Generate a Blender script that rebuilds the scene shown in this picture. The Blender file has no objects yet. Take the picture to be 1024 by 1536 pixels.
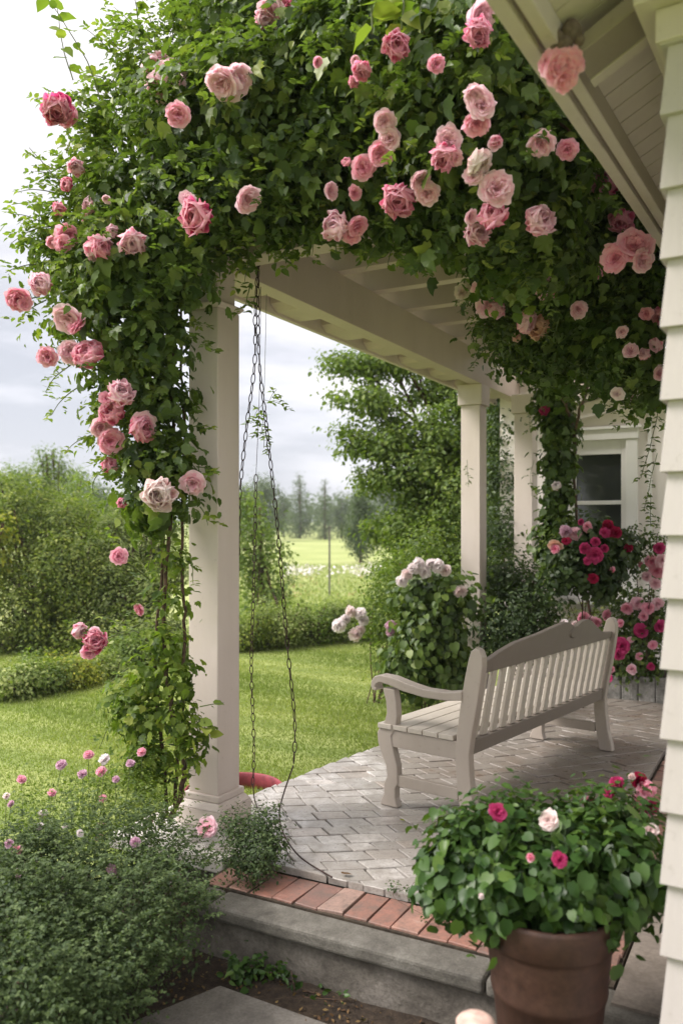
import bpy, bmesh, math, random
import numpy as np
from mathutils import Vector, Matrix, Euler
R = math.radians
F = 1250.0; CX = 512.0; HZ = 790.0; EYE = 1.5
sc = bpy.context.scene
col = sc.collection
rng = np.random.default_rng(7)
random.seed(7)

def P(px, py, d):
    return np.array([(px-CX)/F*d, d, EYE+(HZ-py)/F*d])
def G(px, py, z=0.0):
    d = F*(EYE-z)/(py-HZ)
    return np.array([(px-CX)/F*d, d, z])

# ------------------------------------------------------------------ materials
class NT:
    def __init__(s, name):
        m = bpy.data.materials.new(name); m.use_nodes = True
        s.m = m; s.t = m.node_tree; s.t.nodes.clear()
        s.out = s.n('ShaderNodeOutputMaterial')
    def n(s, typ, **kw):
        nd = s.t.nodes.new(typ)
        for k, v in kw.items():
            if k.startswith('i_'):
                nd.inputs[k[2:].replace('_', ' ')].default_value = v
            else: setattr(nd, k, v)
        return nd
    def l(s, a, b): s.t.links.new(a, b)
    def coord(s, kind='Object', scale=None):
        c = s.n('ShaderNodeTexCoord').outputs[kind]
        if scale:
            mp = s.n('ShaderNodeMapping'); mp.inputs['Scale'].default_value = scale
            s.l(c, mp.inputs['Vector']); return mp.outputs['Vector']
        return c
    def noise(s, scale, detail=4, rough=.6, vec=None, dist=0):
        nd = s.n('ShaderNodeTexNoise'); nd.inputs['Scale'].default_value = scale
        nd.inputs['Detail'].default_value = detail; nd.inputs['Roughness'].default_value = rough
        nd.inputs['Distortion'].default_value = dist
        if vec is not None: s.l(vec, nd.inputs['Vector'])
        return nd.outputs['Fac']
    def ramp(s, fac, stops):
        r = s.n('ShaderNodeValToRGB'); e = r.color_ramp.elements
        while len(e) < len(stops): e.new(.5)
        for i, (p, c) in enumerate(stops):
            e[i].position = p; e[i].color = (*c, 1) if len(c) == 3 else c
        s.l(fac, r.inputs['Fac']); return r.outputs['Color']
    def mix(s, fac, a, b, mode='MIX'):
        m = s.n('ShaderNodeMix', data_type='RGBA', blend_type=mode)
        for sock, v in ((m.inputs[0], fac), (m.inputs[6], a), (m.inputs[7], b)):
            if hasattr(v, 'is_linked') or hasattr(v, 'links'): s.l(v, sock)
            elif isinstance(v, (int, float)): sock.default_value = v
            else: sock.default_value = (*v, 1)
        return m.outputs[2]
    def attr(s, name='rnd'):
        return s.n('ShaderNodeAttribute', attribute_name=name).outputs['Fac']
    def bump(s, h, strength=.3, dist=.01, prev=None):
        b = s.n('ShaderNodeBump'); b.inputs['Strength'].default_value = strength
        b.inputs['Distance'].default_value = dist; s.l(h, b.inputs['Height'])
        if prev is not None: s.l(prev, b.inputs['Normal'])
        return b.outputs['Normal']
    def pbsdf(s, color, rough=.6, normal=None, spec=.4, metal=0):
        p = s.n('ShaderNodeBsdfPrincipled')
        if isinstance(color, tuple): p.inputs['Base Color'].default_value = (*color, 1)
        else: s.l(color, p.inputs['Base Color'])
        if isinstance(rough, (int, float)): p.inputs['Roughness'].default_value = rough
        else: s.l(rough, p.inputs['Roughness'])
        p.inputs['Specular IOR Level'].default_value = spec
        p.inputs['Metallic'].default_value = metal
        if normal is not None: s.l(normal, p.inputs['Normal'])
        return p
    def done(s, sh):
        s.l(sh.outputs[0] if hasattr(sh, 'outputs') else sh, s.out.inputs['Surface']); return s.m

def sc3(c, k): return tuple(min(1, x*k) for x in c)

def m_paint(name, c, dirt=.35, rough=.5, streak=True, dirtcol=None):
    t = NT(name); o = t.coord()
    n1 = t.noise(3.0, 5, .65, t.coord('Object', (1, 1, .25)) if streak else o)
    n2 = t.noise(38, 3, .6, o)
    d = dirtcol or (c[0]*.62, c[1]*.58, c[2]*.5)
    c1 = t.mix(t.ramp(n1, [(.42, (0, 0, 0)), (.78, (dirt,)*3)]), c, d)
    c2 = t.mix(t.ramp(n2, [(.62, (0, 0, 0)), (.75, (dirt*.6,)*3)]), c1, sc3(d, .7))
    n3 = t.noise(9, 8, .75, t.coord('Object', (2.2, 2.2, .9)))
    c2 = t.mix(t.ramp(n3, [(.66, (0, 0, 0)), (.70, (dirt*1.3,)*3)]), c2, sc3(d, .75))
    nrm = t.bump(t.noise(60, 4, .6, t.coord('Object', (1, 1, .2))), .2, .004)
    nrm = t.bump(n3, .12, .006, nrm)
    return t.done(t.pbsdf(c2, rough, nrm, .35))

def m_leaf(name, cols, trans=.35, rough=.45, young=None, spec=.35):
    t = NT(name)
    a = t.attr('rnd')
    n = len(cols)
    c = t.ramp(a, [(i/max(1, n-1), cols[i]) for i in range(n)])
    p = t.pbsdf(c, rough, None, spec)
    tr = t.n('ShaderNodeBsdfTranslucent')
    cc = t.mix(1.0, c, (1.0, 1.15, .45), 'MULTIPLY')
    cc = t.mix(.35, cc, (.22, .34, .03))
    t.l(cc, tr.inputs['Color'])
    mx = t.n('ShaderNodeMixShader'); mx.inputs[0].default_value = trans
    t.l(p.outputs[0], mx.inputs[1]); t.l(tr.outputs[0], mx.inputs[2])
    return t.done(mx)

def m_petal(name, inner, mid, edge):
    t = NT(name)
    a = t.attr('t')
    n = t.noise(7, 3, .6, t.coord())
    c = t.ramp(a, [(.05, inner), (.5, mid), (.95, edge)])
    c = t.mix(t.ramp(n, [(.35, (0, 0, 0)), (.7, (.35, .35, .35))]), c, mid)
    p = t.pbsdf(c, .55, None, .25)
    tr = t.n('ShaderNodeBsdfTranslucent'); t.l(c, tr.inputs['Color'])
    mx = t.n('ShaderNodeMixShader'); mx.inputs[0].default_value = .5
    t.l(p.outputs[0], mx.inputs[1]); t.l(tr.outputs[0], mx.inputs[2])
    return t.done(mx)

M = {}
M['paint'] = m_paint('paint_cream', (.66, .58, .535), .3, .5)
M['beam'] = m_paint('paint_beam', (.58, .49, .42), .3, .5)
M['board'] = m_paint('shade_dark_board', (.11, .085, .065), .3, .6)  # near-black base paints in the shade seen between the rafters
M['white'] = m_paint('paint_white', (.84, .82, .80), .2, .45)
M['siding'] = m_paint('paint_siding', (.50, .46, .455), .35, .55)
M['soffit'] = m_paint('paint_soffit', (.56, .50, .45), .3, .6)
M['fascia'] = m_paint('paint_fascia', (.57, .51, .46), .4, .55)
M['rafter'] = m_paint('old_rafter', (.27, .23, .19), .3, .6)
M['bench'] = m_paint('bench_paint', (.41, .36, .315), .4, .45)
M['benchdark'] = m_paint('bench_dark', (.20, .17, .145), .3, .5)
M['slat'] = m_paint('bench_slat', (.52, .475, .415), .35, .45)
M['pinkwall'] = m_paint('wall_render', (.86, .80, .77), .2, .7)
M['slab'] = m_paint('slab_stone', (.60, .57, .53), .5, .6, False)

def m_stone(name, c1, c2, c3, scale=6, bump=.5, rough=.75, spot=None, fine=60):
    t = NT(name); o = t.coord()
    a = t.noise(scale, 8, .7, o, .15)
    c = t.ramp(a, [(.3, c1), (.5, c2), (.72, c3)])
    f = t.noise(fine, 4, .7, o)
    c = t.mix(t.ramp(f, [(.35, (.45,)*3), (.65, (0,)*3)]), c, sc3(c1, .6))
    r = t.attr('rnd')
    c = t.mix(t.ramp(r, [(0, (.35,)*3), (.5, (0,)*3)]), c, sc3(c1, .8))
    nr = t.bump(a, bump, .02); nr = t.bump(f, bump*.6, .006, nr)
    return t.done(t.pbsdf(c, rough, nr, .4))
M['conc'] = m_stone('old_concrete', (.07, .06, .05), (.165, .148, .125), (.27, .245, .215), 5, .7, .8)
M['coping'] = m_stone('coping_stone', (.07, .065, .055), (.15, .14, .12), (.22, .21, .185), 9, .5, .75, fine=120)
M['path'] = m_stone('path_slab', (.10, .09, .078), (.18, .165, .145), (.27, .25, .225), 7, .5, .8, fine=90)
M['walk'] = m_stone('walk_concrete', (.13, .11, .09), (.25, .215, .185), (.34, .30, .26), 4, .5, .6)
M['brick'] = m_stone('border_brick', (.11, .06, .05), (.27, .145, .115), (.40, .25, .205), 8, .6, .6, fine=70)
def m_brick():
    t = NT('worn_brick'); o = t.coord(); r = t.attr('rnd')
    c = t.ramp(r, [(0, (.17, .10, .085)), (.3, (.33, .15, .11)), (.6, (.25, .13, .10)), (.85, (.40, .22, .17)), (1, (.28, .22, .19))])
    a = t.noise(11, 7, .75, o); f = t.noise(70, 4, .7, o)
    c = t.mix(t.ramp(a, [(.38, (.7,)*3), (.58, (0,)*3)]), c, (.13, .10, .085))
    c = t.mix(t.ramp(a, [(.60, (0,)*3), (.75, (.5,)*3)]), c, (.42, .34, .29))
    c = t.mix(t.ramp(f, [(.3, (.4,)*3), (.5, (0,)*3)]), c, (.10, .07, .055))
    nr = t.bump(a, .5, .012); nr = t.bump(f, .35, .004, nr)
    return t.done(t.pbsdf(c, .6, nr, .4))
M['brick'] = m_brick()
M['block'] = m_stone('planter_stone', (.10, .10, .09), (.30, .29, .27), (.5, .48, .45), 8, .8, .8)
M['soil'] = m_stone('dark_soil', (.018, .012, .008), (.05, .034, .022), (.10, .07, .045), 30, 1.0, .95, fine=140)
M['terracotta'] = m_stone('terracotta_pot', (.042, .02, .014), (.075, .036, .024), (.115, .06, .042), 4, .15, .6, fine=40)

def m_paver():
    t = NT('patio_pavers'); o = t.coord()
    r = t.attr('rnd')
    a = t.noise(1.1, 4, .6, o)
    b = t.noise(14, 6, .7, o)
    f = t.noise(90, 4, .7, o)
    c = t.ramp(r, [(0, (.28, .265, .25)), (.35, (.46, .44, .42)), (.75, (.60, .58, .56)), (1, (.40, .34, .30))])
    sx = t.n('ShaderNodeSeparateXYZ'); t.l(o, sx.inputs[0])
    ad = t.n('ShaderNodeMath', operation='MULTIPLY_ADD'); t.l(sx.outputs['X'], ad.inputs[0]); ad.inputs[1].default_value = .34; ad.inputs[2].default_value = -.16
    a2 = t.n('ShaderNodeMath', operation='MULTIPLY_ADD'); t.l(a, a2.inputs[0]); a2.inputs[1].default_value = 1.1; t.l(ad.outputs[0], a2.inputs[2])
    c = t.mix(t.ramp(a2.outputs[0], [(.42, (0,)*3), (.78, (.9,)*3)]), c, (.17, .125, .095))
    c = t.mix(t.ramp(b, [(.34, (.75,)*3), (.58, (0,)*3)]), c, (.17, .15, .125))
    b2 = t.noise(3.2, 5, .7, o)
    c = t.mix(t.ramp(b2, [(.44, (.75,)*3), (.62, (0,)*3)]), c, (.25, .225, .20))
    c = t.mix(t.ramp(f, [(.3, (.4,)*3), (.5, (0,)*3)]), c, (.1, .09, .075))
    rg = t.ramp(b, [(.3, (.5,)*3), (.7, (.2,)*3)])
    nr = t.bump(b, .35, .008); nr = t.bump(f, .25, .002, nr)
    return t.done(t.pbsdf(c, rg, nr, .5))
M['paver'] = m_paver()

def m_plain(name, c, rough=.5, metal=0, bump=0, var=.3, scale=12):
    t = NT(name); o = t.coord()
    n = t.noise(scale, 5, .65, o)
    cc = t.mix(t.ramp(n, [(.35, (0,)*3), (.7, (1,)*3)]), sc3(c, 1-var), sc3(c, 1+var))
    nr = t.bump(n, bump, .006) if bump else None
    return t.done(t.pbsdf(cc, rough, nr, .4, metal))
M['chain'] = m_plain('rusty_chain', (.05, .028, .025), .55, .5, .3, .5, 60)
M['bark'] = m_plain('bark', (.10, .062, .042), .9, 0, .8, .5, 30)
M['twig'] = m_plain('green_stem', (.10, .13, .04), .7, 0, 0, .3)
M['red'] = m_plain('red_edging', (.24, .04, .055), .6, 0, .3, .3, 14)
M['postpink'] = m_plain('pale_pink_wood', (.58, .40, .34), .6, 0, .5, .35, 34)
M['grey'] = m_plain('grey_pole', (.12, .11, .10), .6)
M['dry'] = m_plain('dried_pod', (.16, .12, .10), .9, 0, .6, .4, 40)
M['dark'] = m_plain('joint_earth', (.05, .038, .026), .95, 0, .5, .5, 30)
M['roof'] = m_plain('roof_felt', (.09, .08, .075), .9)
M['curtain'] = m_plain('curtain_cloth', (.4, .38, .35), .8)
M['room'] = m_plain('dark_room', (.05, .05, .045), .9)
def m_glass():
    t = NT('window_glass')
    p = t.pbsdf((.045, .05, .047), .06, t.bump(t.noise(2.5, 2, .5, t.coord()), .05, .02), .9)
    return t.done(p)
M['glass'] = m_glass()

M['L_rose'] = m_leaf('rose_leaf', [(.036, .068, .018), (.068, .116, .028), (.108, .168, .038), (.17, .235, .05), (.28, .33, .075)], .40, .42)
M['L_roseyoung'] = m_leaf('rose_leaf_young', [(.07, .125, .022), (.13, .20, .03), (.22, .29, .045), (.33, .37, .07)], .5, .5)
M['L_ivy'] = m_leaf('ivy_leaf', [(.038, .07, .018), (.068, .115, .028), (.11, .165, .038), (.20, .26, .055)], .3, .45)
M['L_dark'] = m_leaf('shrub_leaf', [(.024, .046, .016), (.045, .078, .024), (.085, .125, .035)], .3, .5)
M['L_tree'] = m_leaf('tree_leaf', [(.07, .12, .025), (.145, .21, .038), (.25, .31, .055)], .45, .5)
M['L_willow'] = m_leaf('willow_leaf', [(.08, .115, .032), (.16, .205, .05), (.26, .30, .075)], .4, .6)
M['L_yellow'] = m_leaf('yellow_leaf', [(.12, .17, .03), (.28, .30, .04), (.5, .46, .05)], .4, .6)
M['L_pale'] = m_leaf('pale_hedge_leaf', [(.14, .19, .05), (.26, .32, .095), (.46, .48, .19)], .35, .6)
M['L_bush'] = m_leaf('olive_leaf', [(.07, .11, .025), (.17, .22, .04), (.34, .37, .07)], .45, .6)
M['L_far'] = m_leaf('far_leaf', [(.05, .08, .04), (.09, .13, .06), (.14, .18, .08)], .25, .7)
M['L_pot'] = m_leaf('pot_leaf', [(.020, .052, .012), (.038, .088, .018), (.065, .13, .024), (.10, .17, .032)], .3, .4)
M['L_thyme'] = m_leaf('thyme_leaf', [(.028, .052, .02), (.062, .10, .036), (.13, .18, .065)], .3, .6)
M['L_grass'] = m_leaf('grass_blade', [(.15, .20, .05), (.26, .31, .08), (.42, .43, .15)], .45, .6)
M['L_brown'] = m_leaf('dry_leaf', [(.08, .04, .02), (.16, .09, .04), (.22, .15, .06)], .2, .8)
PET = {
 'light': ((.90, .30, .44), (.94, .53, .64), (.97, .78, .83)),
 'pink': ((.84, .12, .30), (.93, .34, .51), (.96, .62, .71)),
 'deep': ((.66, .02, .16), (.80, .14, .33), (.92, .58, .64)),
 'magenta': ((.50, .01, .12), (.62, .03, .20), (.68, .10, .28)),
 'crimson': ((.28, .003, .03), (.38, .01, .05), (.45, .02, .09)),
 'peach': ((.80, .30, .20), (.82, .47, .36), (.85, .62, .50)),
 'cream': ((.92, .52, .56), (.94, .74, .74), (.96, .88, .86)),
 'white': ((.90, .64, .68), (.94, .82, .84), (.96, .92, .92)),
 'lilac': ((.62, .20, .40), (.70, .36, .54), (.78, .58, .68)),
}
for k, v in PET.items(): M['P_'+k] = m_petal('petal_'+k, *v)

def m_ground():
    t = NT('lawn_grass'); o = t.coord()
    n = t.noise(.22, 5, .6, o); f = t.noise(9, 6, .75, o); g = t.noise(70, 3, .7, o)
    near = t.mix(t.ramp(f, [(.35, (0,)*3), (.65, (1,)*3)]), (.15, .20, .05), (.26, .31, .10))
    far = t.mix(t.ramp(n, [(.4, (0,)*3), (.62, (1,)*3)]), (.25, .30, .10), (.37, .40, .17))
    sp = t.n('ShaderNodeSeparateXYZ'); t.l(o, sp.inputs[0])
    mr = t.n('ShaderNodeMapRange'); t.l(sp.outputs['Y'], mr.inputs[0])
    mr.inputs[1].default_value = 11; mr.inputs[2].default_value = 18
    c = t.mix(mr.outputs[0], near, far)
    c = t.mix(t.ramp(g, [(.3, (.5,)*3), (.6, (0,)*3)]), c, (.05, .085, .015))
    w = t.n('ShaderNodeTexWave'); w.inputs['Scale'].default_value = .55; w.inputs['Distortion'].default_value = 1.5
    mp = t.n('ShaderNodeMapping'); mp.inputs['Rotation'].default_value = (0, 0, R(-62)); t.l(o, mp.inputs[0]); t.l(mp.outputs[0], w.inputs[0])
    c = t.mix(t.ramp(w.outputs['Fac'], [(.3, (0,)*3), (.7, (.45,)*3)]), c, (.34, .37, .13))
    return t.done(t.pbsdf(c, .9, t.bump(g, .6, .02), .2))
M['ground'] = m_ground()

# ------------------------------------------------------------------ object helpers
def tag(o, label=None, cat=None, group=None, kind=None):
    if label: o['label'] = label
    if cat: o['category'] = cat
    if group: o['group'] = group
    if kind: o['kind'] = kind
    return o
def empty(name, loc, rz=0.0, **kw):
    o = bpy.data.objects.new(name, None); o.empty_display_size = .1
    col.objects.link(o); o.location = Vector(loc); o.rotation_euler = (0, 0, rz)
    return tag(o, **kw)
def link(name, me, parent=None):
    o = bpy.data.objects.new(name, me); col.objects.link(o)
    if parent is not None: o.parent = parent
    return o

def mesh_np(name, V, faces, mats, rnd=None, t=None, midx=None, smooth=False, parent=None):
    """faces: (n,k) int array (uniform k)"""
    V = np.asarray(V, dtype=np.float32); faces = np.asarray(faces, dtype=np.int32)
    n, k = faces.shape
    me = bpy.data.meshes.new(name)
    me.vertices.add(len(V)); me.vertices.foreach_set('co', V.ravel())
    me.loops.add(n*k); me.loops.foreach_set('vertex_index', faces.ravel())
    me.polygons.add(n)
    me.polygons.foreach_set('loop_start', np.arange(0, n*k, k, dtype=np.int32))
    if smooth: me.polygons.foreach_set('use_smooth', np.ones(n, dtype=bool))
    if midx is not None: me.polygons.foreach_set('material_index', np.asarray(midx, dtype=np.int32))
    me.update(calc_edges=True)
    for m in (mats if isinstance(mats, (list, tuple)) else [mats]): me.materials.append(m)
    if rnd is not None:
        a = me.attributes.new('rnd', 'FLOAT', 'FACE'); a.data.foreach_set('value', np.asarray(rnd, dtype=np.float32))
    if t is not None:
        a = me.attributes.new('t', 'FLOAT', 'POINT'); a.data.foreach_set('value', np.asarray(t, dtype=np.float32))
    return link(name, me, parent)

class MB:
    """collects shapes; build() links them as ONE mesh"""
    def __init__(s): s.v = []; s.f = []; s.r = []
    def add(s, vs, fs, r=None):
        b = len(s.v); s.v += [tuple(float(c) for c in v) for v in vs]
        r = random.random() if r is None else r
        for f in fs: s.f.append([i+b for i in f]); s.r.append(r)
    def box(s, x0, x1, y0, y1, z0, z1, r=None):
        vs = [(x, y, z) for z in (z0, z1) for y in (y0, y1) for x in (x0, x1)]
        s.add(vs, [(0, 2, 3, 1), (4, 5, 7, 6), (0, 1, 5, 4), (2, 6, 7, 3), (0, 4, 6, 2), (1, 3, 7, 5)], r)
    def frust(s, lo, hi, z0, z1, r=None):
        vs = [(lo[0], lo[2], z0), (lo[1], lo[2], z0), (lo[1], lo[3], z0), (lo[0], lo[3], z0),
              (hi[0], hi[2], z1), (hi[1], hi[2], z1), (hi[1], hi[3], z1), (hi[0], hi[3], z1)]
        s.add(vs, [(0, 3, 2, 1), (4, 5, 6, 7), (0, 1, 5, 4), (1, 2, 6, 5), (2, 3, 7, 6), (3, 0, 4, 7)], r)
    def prism(s, poly, ax, lo, hi, r=None):
        """poly of 2D points; ax = axis extruded: 'x' -> (y,z) 'y' -> (x,z) 'z' -> (x,y)"""
        def m(p, e):
            return {'x': (e, p[0], p[1]), 'y': (p[0], e, p[1]), 'z': (p[0], p[1], e)}[ax]
        n = len(poly)
        vs = [m(p, lo) for p in poly] + [m(p, hi) for p in poly]
        fs = [tuple(range(n))[::-1], tuple(range(n, 2*n))] + [(i, (i+1) % n, n+(i+1) % n, n+i) for i in range(n)]
        s.add(vs, fs, r)
    def tube(s, pts, rad, n=6, closed=False, r=None):
        pts = [np.array(p, float) for p in pts]; k = len(pts)
        if not hasattr(rad, '__len__'): rad = [rad]*k
        vs = []; up = np.array([.13, .31, .94])
        for i, p in enumerate(pts):
            if closed: d = pts[(i+1) % k]-pts[i-1]
            else: d = pts[min(k-1, i+1)]-pts[max(0, i-1)]
            d = d/(np.linalg.norm(d)+1e-9)
            a = np.cross(d, up); la = np.linalg.norm(a)
            if la < .1: a = np.cross(d, (1, 0, 0)); la = np.linalg.norm(a)
            a /= la; b = np.cross(d, a)
            for j in range(n):
                t = 2*math.pi*j/n
                vs.append(p+rad[i]*(a*math.cos(t)+b*math.sin(t)))
        fs = []
        for i in range(k if closed else k-1):
            for j in range(n):
                i2 = (i+1) % k
                fs.append((i*n+j, i*n+(j+1) % n, i2*n+(j+1) % n, i2*n+j))
        if not closed:
            fs.append(tuple(range(n))[::-1]); fs.append(tuple(range((k-1)*n, k*n)))
        s.add(vs, fs, r)
    def lathe(s, prof, n=32, c=(0, 0, 0), r=None):
        vs = []
        for (rr, z) in prof:
            for j in range(n):
                a = 2*math.pi*j/n; vs.append((c[0]+rr*math.cos(a), c[1]+rr*math.sin(a), c[2]+z))
        fs = [(i*n+j, i*n+(j+1) % n, (i+1)*n+(j+1) % n, (i+1)*n+j) for i in range(len(prof)-1) for j in range(n)]
        s.add(vs, fs, r)
    def build(s, name, mat, parent=None, bevel=0, smooth=False, seg=2):
        me = bpy.data.meshes.new(name); me.from_pydata(s.v, [], s.f); me.update()
        bm = bmesh.new(); bm.from_mesh(me)
        bmesh.ops.recalc_face_normals(bm, faces=bm.faces); bm.to_mesh(me); bm.free()
        me.materials.append(mat)
        a = me.attributes.new('rnd', 'FLOAT', 'FACE'); a.data.foreach_set('value', np.array(s.r, dtype=np.float32))
        if smooth: me.polygons.foreach_set('use_smooth', np.ones(len(me.polygons), dtype=bool))
        o = link(name, me, parent)
        if bevel:
            m = o.modifiers.new('bevel', 'BEVEL'); m.width = bevel; m.segments = seg; m.limit_method = 'ANGLE'; m.angle_limit = R(35)
        return o

def smooth_path(pts, n=8):
    pts = [np.array(p, float) for p in pts]; out = []
    for i in range(len(pts)-1):
        p0 = pts[max(0, i-1)]; p1 = pts[i]; p2 = pts[i+1]; p3 = pts[min(len(pts)-1, i+2)]
        for j in range(n):
            t = j/n
            out.append(.5*((2*p1)+(p2-p0)*t+(2*p0-5*p1+4*p2-p3)*t*t+(3*p1-p0-3*p2+p3)*t**3))
    out.append(pts[-1]); return out

# ------------------------------------------------------------------ leaves
def T_oval():
    v = [(0, 0, 0), (0, .35, -.03), (0, .7, -.03), (0, 1, -.10), (-.27, .22, .05), (-.25, .62, .05), (.27, .22, .05), (.25, .62, .05)]
    f = [(0, 1, 4), (1, 5, 4), (1, 2, 5), (2, 3, 5), (0, 6, 1), (1, 6, 7), (1, 7, 2), (2, 7, 3)]
    return np.array(v), np.array(f)
def T_round():
    v = [(0, .06, 0), (0, .4, -.03), (0, .75, -.05), (0, 1, -.14), (-.2, -.02, .04), (-.42, .28, .06), (-.32, .68, .02), (.2, -.02, .04), (.42, .28, .06), (.32, .68, .02)]
    f = [(0, 5, 4), (0, 1, 5), (1, 6, 5), (1, 2, 6), (2, 3, 6), (0, 7, 8), (0, 8, 1), (1, 8, 9), (1, 9, 2), (2, 9, 3)]
    return np.array(v), np.array(f)
def T_lobed():
    o = [(0, 0), (-.22, -.03), (-.34, .12), (-.47, .26), (-.36, .36), (-.40, .55), (-.24, .62), (-.16, .80), (0, 1.0), (.16, .80), (.24, .62), (.40, .55), (.36, .36), (.47, .26), (.34, .12), (.22, -.03)]
    z = [0, .03, .04, -.02, .05, -.03, .04, .0, -.14, .0, .04, -.03, .05, -.02, .04, .03]
    v = [(0, .4, -.04)]+[(a, b, c) for (a, b), c in zip(o, z)]
    n = len(o)
    return np.array(v), np.array([(0, 1+i, 1+(i+1) % n) for i in range(n)])
def T_tiny():
    return np.array([(0, 0, 0), (-.28, .45, .05), (0, 1, 0), (.28, .45, .05)]), np.array([(0, 2, 1), (0, 3, 2)])
TPL = {'oval': T_oval(), 'round': T_round(), 'lobed': T_lobed(), 'tiny': T_tiny()}

def unit(a): return a/(np.linalg.norm(a, axis=-1, keepdims=True)+1e-9)
UP = np.array([0, 0, 1.0])

def leaf_geo(pos, nrm, tip, size, kind, g):
    V0, F0 = TPL[kind]
    nrm = unit(nrm); tip = tip-nrm*np.sum(tip*nrm, axis=1, keepdims=True); tip = unit(tip)
    side = np.cross(tip, nrm)
    s = size[:, None, None]
    wid = g.uniform(.8, 1.15, (len(pos), 1, 1)); cup = g.uniform(.2, 2.4, (len(pos), 1, 1))
    V = pos[:, None, :]+s*(V0[None, :, 0:1]*wid*side[:, None, :]+V0[None, :, 1:2]*tip[:, None, :]+V0[None, :, 2:3]*cup*nrm[:, None, :])
    nf = len(F0)
    Fc = F0[None]+(np.arange(len(pos))*len(V0))[:, None, None]
    return V.reshape(-1, 3), Fc.reshape(-1, 3), nf

def leaf_obj(name, mat, sets, parent=None, g=rng):
    """sets: list of (pos,nrm,tip,size,kind[,lo,hi]) -> one mesh; rnd drawn in [lo,hi]"""
    Vs = []; Fs = []; Rs = []; b = 0
    for st in sets:
        pos, nrm, tip, size, kind = st[:5]
        lo, hi = st[5:7] if len(st) > 6 else (0, 1)
        if len(pos) == 0: continue
        V, Fc, nf = leaf_geo(pos, nrm, tip, size, kind, g)
        rr = st[7] if len(st) > 7 else g.uniform(lo, hi, len(pos))
        Vs.append(V); Fs.append(Fc+b); b += len(V); Rs.append(np.repeat(rr, nf))
    return mesh_np(name, np.concatenate(Vs), np.concatenate(Fs), mat, rnd=np.concatenate(Rs), parent=parent)

def rdir(n, g=rng):
    return unit(g.normal(size=(n, 3)))
def lump(d, seed):
    return (np.sin(d[:, 0]*3.1+seed)+np.sin(d[:, 1]*4.3+seed*1.7)+np.sin(d[:, 2]*3.7+seed*2.3)+.6*np.sin(d[:, 0]*8+d[:, 2]*7+seed))/3.6

def crown(blobs, nclump, per, cr, size, g=rng, up=.5, down=.6, inner=.25, shell=(.78, 1.05), flat=1.0, out=.8, sq=1.0, bright=True):
    """clumped leaves over a set of blobs (x,y,z,r). returns pos,nrm,tip,size,rnd"""
    B = np.array([b[:4] for b in blobs], float)
    SQ = np.array([b[4] if len(b) > 4 else sq for b in blobs], float)
    w = B[:, 3]**2; w /= w.sum()
    C = []; O = []
    need = nclump
    while need > 0:
        i = g.choice(len(B), need, p=w); d = rdir(need, g)
        rr = np.where(g.random(need) < inner, g.uniform(.2, .75, need), g.uniform(shell[0], shell[1], need))
        rr = rr*(1+.20*lump(d, 1.7*i))
        off = d*(B[i, 3]*rr)[:, None]; off[:, 2] *= SQ[i]
        c = B[i, :3]+off
        # drop clumps buried deep inside another blob
        dist = np.linalg.norm((c[:, None, :]-B[None, :, :3]), axis=2)/B[None, :, 3]
        dist[np.arange(need), i] = 9
        keep = (dist.min(1) > .55) | (g.random(need) < .3)
        C.append(c[keep]); O.append(d[keep]); need -= int(keep.sum())
        if need < 5: break
    C = np.concatenate(C); O = np.concatenate(O); n = len(C)
    cb = g.normal(0, .18, n)  # tone of each clump
    sz = g.uniform(.75, 1.2, n)
    C = np.repeat(C, per, 0); O = np.repeat(O, per, 0); cb = np.repeat(cb, per); sz = np.repeat(sz, per)
    m = len(C)
    dd = g.normal(size=(m, 3))*cr; dd[:, 2] *= flat
    pos = C+dd
    nrm = unit(O*out+UP*up+rdir(m, g)*.65+unit(dd)*.35)
    tip = unit(O*.5-UP*down+rdir(m, g)*.8+unit(dd)*.5)
    s = size*sz*g.uniform(.6, 1.25, m)
    rr = np.clip(g.normal(.42, .2, m)+cb, 0, 1)
    return pos, nrm, tip, s, rr
def cset(kind, *a, **k):
    p, n, t, s, r = crown(*a, **k)
    return (p, n, t, s, kind, 0, 1, r)

def spray(start, dirv, length, nleaf, size, g=rng, droop=.5, rad=.003, kind='oval', comp=5):
    """an arching shoot: returns path, leaf set"""
    p = np.array(start, float); d = unit(np.array(dirv, float)); path = [p.copy()]
    n = 10
    for i in range(n):
        d = unit(d+np.array([g.normal(0, .08), g.normal(0, .08), -droop/n*1.3+g.normal(0, .05)])); p = p+d*length/n; path.append(p.copy())
    P_ = []; N_ = []; T_ = []; S_ = []
    for k in range(nleaf):
        f = .12+.88*(k+.5)/nleaf; x = f*n; i = min(n-1, int(x)); q = path[i]+(path[i+1]-path[i])*(x-i)
        dl = unit(path[i+1]-path[i]); side = unit(np.cross(dl, UP)+g.normal(0, .3, 3))*(1 if k % 2 else -1)
        if comp > 1:
            rach = unit(side+dl*.5-UP*.25+g.normal(0, .2, 3)); L = size*1.5
            for j in range(comp):
                if j == comp-1: pp = q+rach*L; tt = rach
                else:
                    h = .45+.4*(j//2); pp = q+rach*L*h; sd = np.cross(rach, UP); tt = unit(rach*.5+sd*(1 if j % 2 else -1))
                P_.append(pp); T_.append(tt-UP*.15); N_.append(UP+g.normal(0, .35, 3)); S_.append(size*g.uniform(.75, 1.1))
        else:
            P_.append(q); T_.append(side+dl*.6-UP*.3); N_.append(UP+g.normal(0, .4, 3)); S_.append(size*g.uniform(.7, 1.15))
    return path, (np.array(P_), np.array(N_), np.array(T_), np.array(S_), kind)

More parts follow.
